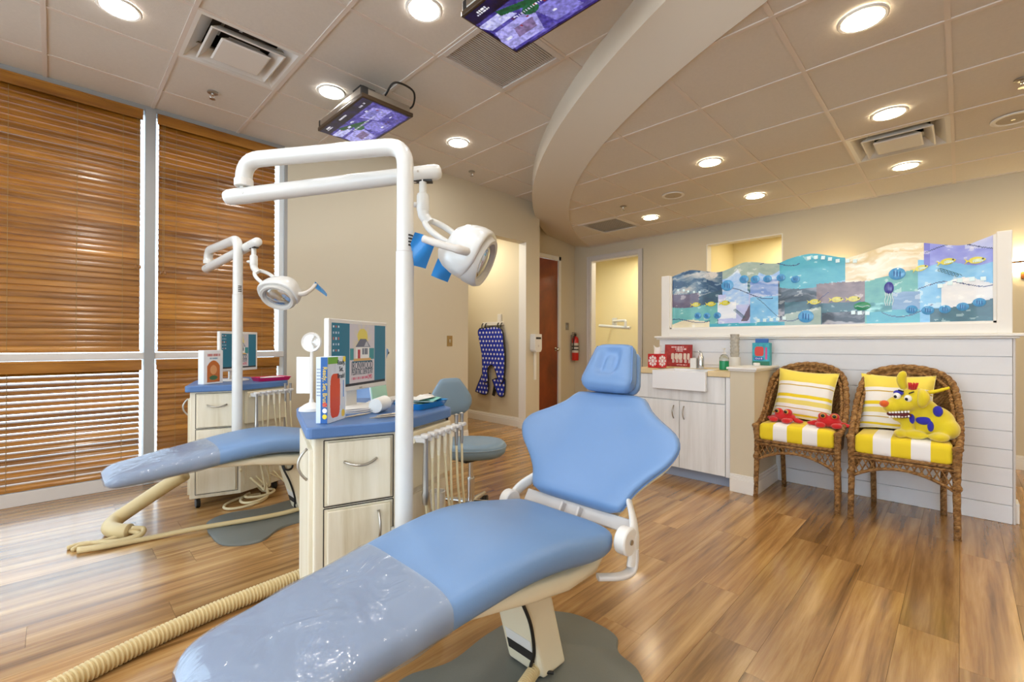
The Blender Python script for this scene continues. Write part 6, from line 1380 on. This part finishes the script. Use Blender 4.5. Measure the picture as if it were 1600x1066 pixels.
# ------------------------------------------------------------------ plush toys
PY_ = M('yellow_plush', 'e0cc22', 0.95, sheen=0.5, bump=(240, 0.6), var=(20, 0.08)); PB_ = M('blue_plush', '2a2ab0', 0.9, sheen=0.4, bump=(240, 0.5)); PR_ = M('red_plush', 'c8161c', 0.9, sheen=0.4, bump=(240, 0.6)); PO_ = M('orange_plush', 'e0601c', 0.9, sheen=0.4, bump=(240, 0.5)); EYE_W = M('eye_white', 'f2f2f2', 0.2); EYE_K = M('eye_black', '0c0c0c', 0.1); EYE_G = M('eye_gold', 'c89a4a', 0.3)
def blob(name, mat, parent, parts_, voxel=0.006):
    mb = MB()
    for c, d, *rot in parts_: mb.ell(c, d, rot=Euler(rot[0]) if rot else None, nu=18, nv=12)
    o = mb.build(name, mat, parent, smooth='all')
    rm = o.modifiers.new('merge', 'REMESH'); rm.mode = 'VOXEL'; rm.voxel_size = voxel; rm.use_smooth_shade = True
    sm = o.modifiers.new('soften', 'SMOOTH'); sm.iterations = 6; sm.factor = 0.6
    return o
dg = empty('plush_dog', (3.90, 0.17, 0.556), 0, 'yellow plush dog with blue spots and big white teeth sitting on a striped cushion', 'plush toy')
D = lambda x, y, z: (x-3.90, y-0.17, z-0.556)
blob('dog_body', PY_, dg, [
    (D(3.915, 0.135, 0.660), (0.088, 0.115, 0.105)), (D(3.90, 0.175, 0.715), (0.078, 0.085, 0.09)), (D(3.89, 0.205, 0.760), (0.075, 0.075, 0.07)),
    (D(3.865, 0.215, 0.800), (0.075, 0.080, 0.075)), (D(3.825, 0.275, 0.765), (0.058, 0.075, 0.052)), (D(3.805, 0.315, 0.745), (0.050, 0.050, 0.044)),
    (D(3.845, 0.265, 0.672), (0.042, 0.058, 0.028)), (D(3.865, 0.235, 0.70), (0.045, 0.045, 0.045)),
    (D(3.84, 0.245, 0.63), (0.035, 0.035, 0.06)), (D(3.80, 0.275, 0.582), (0.055, 0.035, 0.028)), (D(3.82, 0.20, 0.580), (0.060, 0.050, 0.027)), (D(3.80, 0.205, 0.582), (0.035, 0.060, 0.028)), (D(3.80, 0.095, 0.582), (0.055, 0.050, 0.028)),
    (D(3.89, 0.06, 0.625), (0.075, 0.060, 0.065))], 0.007)
MB().ell(D(3.775, 0.352, 0.765), (0.024, 0.026, 0.022)).build('nose', PO_, dg, smooth='all')
e1 = MB(); e1.tube(spline([D(3.865, 0.262, 0.86), D(3.86, 0.275, 0.92), D(3.855, 0.262, 0.975)], 5), [0.016, 0.02, 0.023, 0.024, 0.025, 0.026, 0.025, 0.024, 0.022, 0.018, 0.008], 12); e1.build('ear', PY_, dg, smooth='all')
e2 = MB(); e2.tube(spline([D(3.835, 0.178, 0.86), D(3.80, 0.165, 0.82), D(3.795, 0.175, 0.755)], 5), [0.014, 0.02, 0.024, 0.027, 0.029, 0.03, 0.03, 0.028, 0.026, 0.02, 0.008], 12); e2.build('ear', PY_, dg, smooth='all')
MB().tube(spline([D(3.86, 0.15, 0.845), D(3.85, 0.10, 0.862), D(3.845, 0.05, 0.885)], 5), [0.012]*4+[0.010]*4+[0.008]*3, 8).build('head_strap', M('yellow_ribbon', 'e8d21a', 0.6), dg, smooth='all')
tf = MB()
for k in range(9): a = k*0.7; tf.tube([D(3.84+0.012*math.cos(a), 0.22+0.012*math.sin(a), 0.862), D(3.835+0.022*math.cos(a), 0.215+0.024*math.sin(a), 0.905)], [0.009, 0.003], 6)
tf.build('hair_tuft', PR_, dg, smooth='all')
for y, z in ((0.292, 0.818), (0.238, 0.806)):
    ey = MB().ell(D(3.795, y, z), (0.020, 0.021, 0.023)).build('eye', EYE_W, dg, smooth='all'); MB().ell(D(3.779, y+0.006, z-0.003), (0.006, 0.009, 0.010)).build('pupil', EYE_K, ey, smooth='all')
MB().ell(D(3.805, 0.285, 0.838), (0.018, 0.026, 0.018)).build('eye_patch', PB_, dg, smooth='all')
for y, z, a in ((0.272, 0.853, 0.3), (0.222, 0.845, -0.5)): MB().box((0, 0, 0), (0.008, 0.030, 0.008), Matrix.Translation(D(3.792, y, z)) @ Matrix.Rotation(a, 4, 'X')).build('eyebrow', EYE_K, dg, bevel=0.003)
MB().ell(D(3.800, 0.282, 0.700), (0.038, 0.062, 0.022)).build('mouth', M('mouth_dark', '5a1420', 0.7), dg, smooth='all')
for rw, z in ((0, 0.716), (1, 0.688)):
    for k in range(7): y = 0.325-0.015*k; MB().box((0, 0, 0), (0.008, 0.012, 0.013), Matrix.Translation(D(3.764+0.004*abs(k-2.5), y, z+0.0022*k-0.004))).build('tooth', EYE_W, dg, bevel=0.003)
for x, y, z, rx, ry, rz_ in ((3.842, 0.102, 0.735, 0.016, 0.024, 0.034), (3.835, 0.168, 0.672, 0.016, 0.038, 0.028), (3.828, 0.225, 0.675, 0.018, 0.018, 0.034), (3.832, 0.135, 0.640, 0.014, 0.016, 0.034)):
    MB().ell(D(x, y, z), (rx, ry, rz_)).build('spot', PB_, dg, smooth='all')
def crab(x, y, rz, sc, label):
    r = empty('plush_crab', (x, y, 0.558), rz, label, 'plush toy', 'red plush crabs on the wicker chair'); S = sc
    blob('crab_body', PR_, r, [((0, 0, 0.042*S), (0.060*S, 0.082*S, 0.042*S)), ((-0.022*S, 0.036*S, 0.082*S), (0.030*S, 0.034*S, 0.030*S)), ((-0.022*S, -0.036*S, 0.082*S), (0.030*S, 0.034*S, 0.030*S))], 0.005)
    for s_ in (-1, 1):
        e = MB().ell((-0.048*S, s_*0.036*S, 0.090*S), (0.010*S, 0.018*S, 0.018*S)).build('eye', EYE_G, r, smooth='all'); MB().ell((-0.056*S, s_*0.036*S, 0.090*S), (0.006*S, 0.012*S, 0.012*S)).build('pupil', EYE_K, e, smooth='all')
        blob('claw', PR_, r, [((-0.075*S, s_*0.050*S, 0.022*S), (0.030*S, 0.036*S, 0.022*S)), ((-0.05*S, s_*0.065*S, 0.026*S), (0.03*S, 0.022*S, 0.016*S))], 0.005)
        blob('leg', PR_, r, [((0.0, s_*0.105*S, 0.020*S), (0.022*S, 0.040*S, 0.016*S)), ((0.0, s_*0.085*S, 0.030*S), (0.02*S, 0.03*S, 0.016*S))], 0.005)
    return r
crab(3.90, 0.950, -0.25, 0.93, 'red plush crab sitting close to the pony wall'); crab(3.88, 0.668, 0.12, 0.93, 'red plush crab with a claw over the chair arm')

# ------------------------------------------------------------------ wall-hung things
ap = tag(empty('polka_dot_apron', (4.456, 4.80, 0.40)), 'blue polka-dot lead apron hanging from a white rack in the corridor', 'apron')
def dots_mat():
    m = bpy.data.materials.new('blue_polka_dots'); m.use_nodes = True; nt = m.node_tree; n = nt.nodes; b = n['Principled BSDF']
    tc = n.new('ShaderNodeTexCoord'); sp_ = n.new('ShaderNodeSeparateXYZ'); nt.links.new(tc.outputs['Object'], sp_.inputs[0])
    def mth(op, a, v=None, bnode=None):
        q = n.new('ShaderNodeMath'); q.operation = op; nt.links.new(a, q.inputs[0])
        if bnode is not None: nt.links.new(bnode, q.inputs[1])
        elif v is not None: q.inputs[1].default_value = v
        return q.outputs[0]
    zz = mth('MULTIPLY', sp_.outputs[2], 1/0.062); rowf = mth('FLOOR', zz); half = mth('MULTIPLY', mth('MODULO', rowf, 2.0), 0.5)
    yy = mth('ADD', mth('MULTIPLY', sp_.outputs[1], 1/0.068), None, half)
    fy = mth('SUBTRACT', mth('FRACT', yy), 0.5); fz_ = mth('SUBTRACT', mth('FRACT', zz), 0.5)
    d = mth('SQRT', mth('ADD', mth('POWER', mth('ABSOLUTE', fy), 2.0), None, mth('POWER', mth('ABSOLUTE', fz_), 2.0)))
    mk = mth('LESS_THAN', d, 0.26)
    mx = n.new('ShaderNodeMix'); mx.data_type = 'RGBA'; nt.links.new(mk, mx.inputs[0]); mx.inputs[6].default_value = rgba('1430b8'); mx.inputs[7].default_value = rgba('e6e8f4')
    nt.links.new(mx.outputs[2], b.inputs['Base Color']); b.inputs['Roughness'].default_value = 0.4; return m
DOTS = dots_mat()
A_ = lambda y, z: (y-4.80, z-0.40)
main = [A_(5.05, 1.36), (A_(4.60, 1.36)), A_(4.53, 1.12), A_(4.525, 0.86), A_(4.56, 0.62), A_(4.63, 0.60), A_(4.72, 0.80), A_(4.79, 0.83), A_(4.86, 0.76), A_(4.85, 0.60), A_(4.96, 0.62), A_(5.0, 0.95), A_(5.08, 1.28)]
def sheet(poly, x0, th, mb=None):
    mb = mb or MB(); pl = spline([(p[0], p[1], 0) for p in poly+[poly[0]]], 5)[:-1]
    mb.rings([[(x0-0.012*math.sin(9*p.x+4*p.y), p.x, p.y) for p in pl], [(x0-th-0.012*math.sin(9*p.x+4*p.y), p.x, p.y) for p in pl]]); return mb, pl
mb, pl = sheet(main, -0.020, 0.018); mb.build('apron_front', DOTS, ap, smooth=True)
bi = MB().tube([(-0.029-0.012*math.sin(9*p.x+4*p.y), p.x, p.y) for p in pl], 0.011, 6, closed=True).build('black_binding', MAT['black'], ap, smooth='all')
for nm, poly in (('flap', [A_(4.97, 0.74), A_(5.14, 0.46), A_(5.11, 0.42), A_(4.89, 0.41), A_(4.87, 0.62)]), ('flap', [A_(4.78, 0.62), A_(4.68, 0.42), A_(4.59, 0.395), A_(4.55, 0.45), A_(4.56, 0.66)])):
    mb, pl = sheet(poly, -0.008, 0.012); f_ = mb.build(nm, DOTS, ap, smooth=True); MB().tube([(-0.014-0.012*math.sin(9*p.x+4*p.y), p.x, p.y) for p in pl], 0.009, 6, closed=True).build('black_binding', MAT['black'], f_, smooth='all')
MB().box((-0.01, -0.03, 0.08), (0.012, 0.05, 0.16), Matrix.Rotation(0.25, 4, 'X')).build('strap', MAT['black'], ap)
rk = empty('apron_rack', (4.479, 4.80, 1.40), 0, 'white wall rack with black hooks carrying the apron', 'rack')
MB().bb(-0.03, 0, -0.21, 0.21, 0.0, 0.05).build('rack_bar', MAT['white_plastic'], rk, bevel=0.004); MB().bb(-0.025, 0, -0.17, -0.10, 0.05, 0.16).build('mounting_plate', MAT['white_plastic'], rk, bevel=0.004)
for y in (-0.20, -0.13, 0.13, 0.20): MB().tube(spline([(-0.028, y, 0.035), (-0.05, y, 0.01), (-0.055, y, -0.04)], 4), 0.008, 8).build('hook', MAT['black'], rk, smooth='all')
def plate(name, F, w, h, label, cat, mat, sub_):
    r = empty(name, F.to_translation(), 0, label, cat); G = F.to_3x3().to_4x4()
    MB().box((0, 0, 0.003), (w, h, 0.006), G).build('cover_plate', mat, r, bevel=0.002); MB().box((0, 0, 0.009), (w*0.3, h*0.32, 0.010), G).build(sub_, MAT['steel'], r, bevel=0.002)
    for s_ in (-1, 1): MB().lathe([(0.004, 0), (0.003, 0.0015), (0.0005, 0.0018)], 8, mat=G @ Matrix.Translation((0, s_*h*0.38, 0.006))).build('plate_screw', MAT['steel'], r)
plate('wall_dial', frame((3.158, Y2-0.001, 1.17), (1, 0, 0), (0, 0, 1)), 0.075, 0.12, 'small tan dial plate on the wall left of the corridor', 'wall control', MAT['brass'], 'dial')
plate('light_switch', frame((6.04, YD-0.001, 1.43), (1, 0, 0), (0, 0, 1)), 0.09, 0.12, 'steel light switch plate above the fire extinguisher', 'light switch', MAT['steel'], 'toggle')
sd_ = empty('sanitizer_dispenser', (4.585, Y2-0.001, 1.03), 0, 'white hand sanitizer dispenser on the pillar beside the brown door', 'dispenser')
Fd = frame((0, 0, 0), (1, 0, 0), (0, 0, 1))
MB().rings([[(a, -y, b) for a, b in round_poly([(-0.075*k, 0.035), (-0.05*k, -0.0), (0.05*k, -0.0), (0.075*k, 0.035), (0.072*k, 0.24), (-0.072*k, 0.24)], 0.012, 3)] for y, k in ((0, 1.0), (0.06, 1.0), (0.085, 0.92))]).build('housing', MAT['white_plastic'], sd_, smooth=True)
MB().box((0.0, -0.0865, 0.185), (0.10, 0.003, 0.026)).build('label_strip', MAT['rubber'], sd_); MB().lathe([(0.016, 0), (0.016, 0.002), (0.001, 0.003)], 14, mat=Matrix.Translation((0, -0.0855, 0.08)) @ Matrix.Rotation(math.pi/2, 4, 'X')).build('push_dot', MAT['trim_grey'], sd_)
MB().box((0.02, -0.006, -0.19), (0.045, 0.012, 0.38)).build('splash_strip', MAT['trim'], sd_, bevel=0.002)
fe = empty('fire_extinguisher', (6.165, YD-0.075, 0.86), 0, 'red fire extinguisher hanging on the wall between door and doorway', 'fire extinguisher')
MB().lathe([(0.052, 0), (0.056, 0.01), (0.056, 0.34), (0.050, 0.37), (0.030, 0.395), (0.018, 0.405)], 24).build('cylinder', MAT['red'], fe, smooth=True)
MB().lathe([(0.0565, 0.13), (0.0568, 0.131), (0.0568, 0.29), (0.0565, 0.291)], 24).build('label_wrap', M('extinguisher_label', 'c9c4bc', 0.5), fe)
for z in (0.17, 0.225): MB().lathe([(0.0571, z), (0.0571, z+0.022)], 24).build('label_band', MAT['rubber'], fe)
vv_ = MB(); vv_.cyl((0, 0, 0.40), (0, 0, 0.45), 0.018, n=14); vv_.box((-0.03, 0, 0.462), (0.10, 0.022, 0.010)); vv_.box((-0.03, 0, 0.438), (0.09, 0.020, 0.008)); vv_.build('valve_handle', MAT['black'], fe, bevel=0.003)
MB().tube(spline([(0.01, -0.01, 0.43), (-0.05, -0.03, 0.43), (-0.068, -0.02, 0.36), (-0.066, -0.01, 0.18)], 6), 0.010, 8).build('discharge_hose', MAT['black'], fe, smooth='all'); MB().bb(-0.02, 0.02, 0.05, 0.074, 0.25, 0.43).build('wall_bracket', MAT['steel'], fe)
# wall sconces behind the partition
def sconce(y, label):
    r = empty('wall_sconce', (XF-0.001, y, 1.78), 0, label, 'wall lamp', 'bronze wall sconces')
    rs = [[(-0.02-0.095*math.cos(a)*k, 0.15*math.sin(a)*k, z) for a in np.linspace(-math.pi/2, math.pi/2, 15)] for z, k in ((0.03, 0.55), (0.08, 0.8), (0.16, 1.0))]
    mb = MB()
    for i in range(2):
        n0 = len(mb.v); mb.v += [tuple(p) for p in rs[i]+rs[i+1]]; mb.f += [(n0+k, n0+k+1, n0+15+k+1, n0+15+k) for k in range(14)]
    mb.build('glass_shade', lamp_mat('sconce_glass', (1.0, 0.78, 0.42), 34.0), r, smooth='all')
    MB().bb(-0.018, 0, -0.03, 0.03, -0.03, 0.14).build('back_plate', MAT['bronze'], r, bevel=0.004)
    MB().tube([(-0.03-0.105*math.cos(a), 0.165*math.sin(a), 0.115) for a in np.linspace(-math.pi/2, math.pi/2, 17)], 0.009, 8).build('bronze_band', MAT['bronze'], r, smooth='all')
    MB().tube([(-0.128, 0, 0.155), (-0.130, 0, 0.05), (-0.10, 0, -0.02), (-0.06, 0, -0.03)], 0.008, 8).build('bronze_stem', MAT['bronze'], r, smooth='all')
sconce(-0.42, 'bronze wall sconce glowing at the end of the white partition'); sconce(1.02, 'bronze wall sconce glowing behind the glass art panel')
# lamp arm glimpsed in the cream room
la = empty('wall_lamp_arm', (7.545, 4.70, 1.50), 0, 'white folding lamp arm seen through the doorway', 'lamp arm')
MB().tube(bent([(0, 0, 0.06), (-0.20, -0.10, 0.06), (-0.32, -0.42, 0.06), (-0.32, -0.42, -0.05)], 0.03), 0.024, 12).build('upper_bar', MAT['white_enamel'], la, smooth=True)
MB().tube([(-0.30, -0.50, -0.075), (-0.30, 0.15, -0.02)], 0.028, 12).build('lower_bar', MAT['white_enamel'], la, smooth=True); MB().bb(-0.02, 0, -0.05, 0.05, -0.03, 0.13).build('wall_plate', MAT['white_enamel'], la)
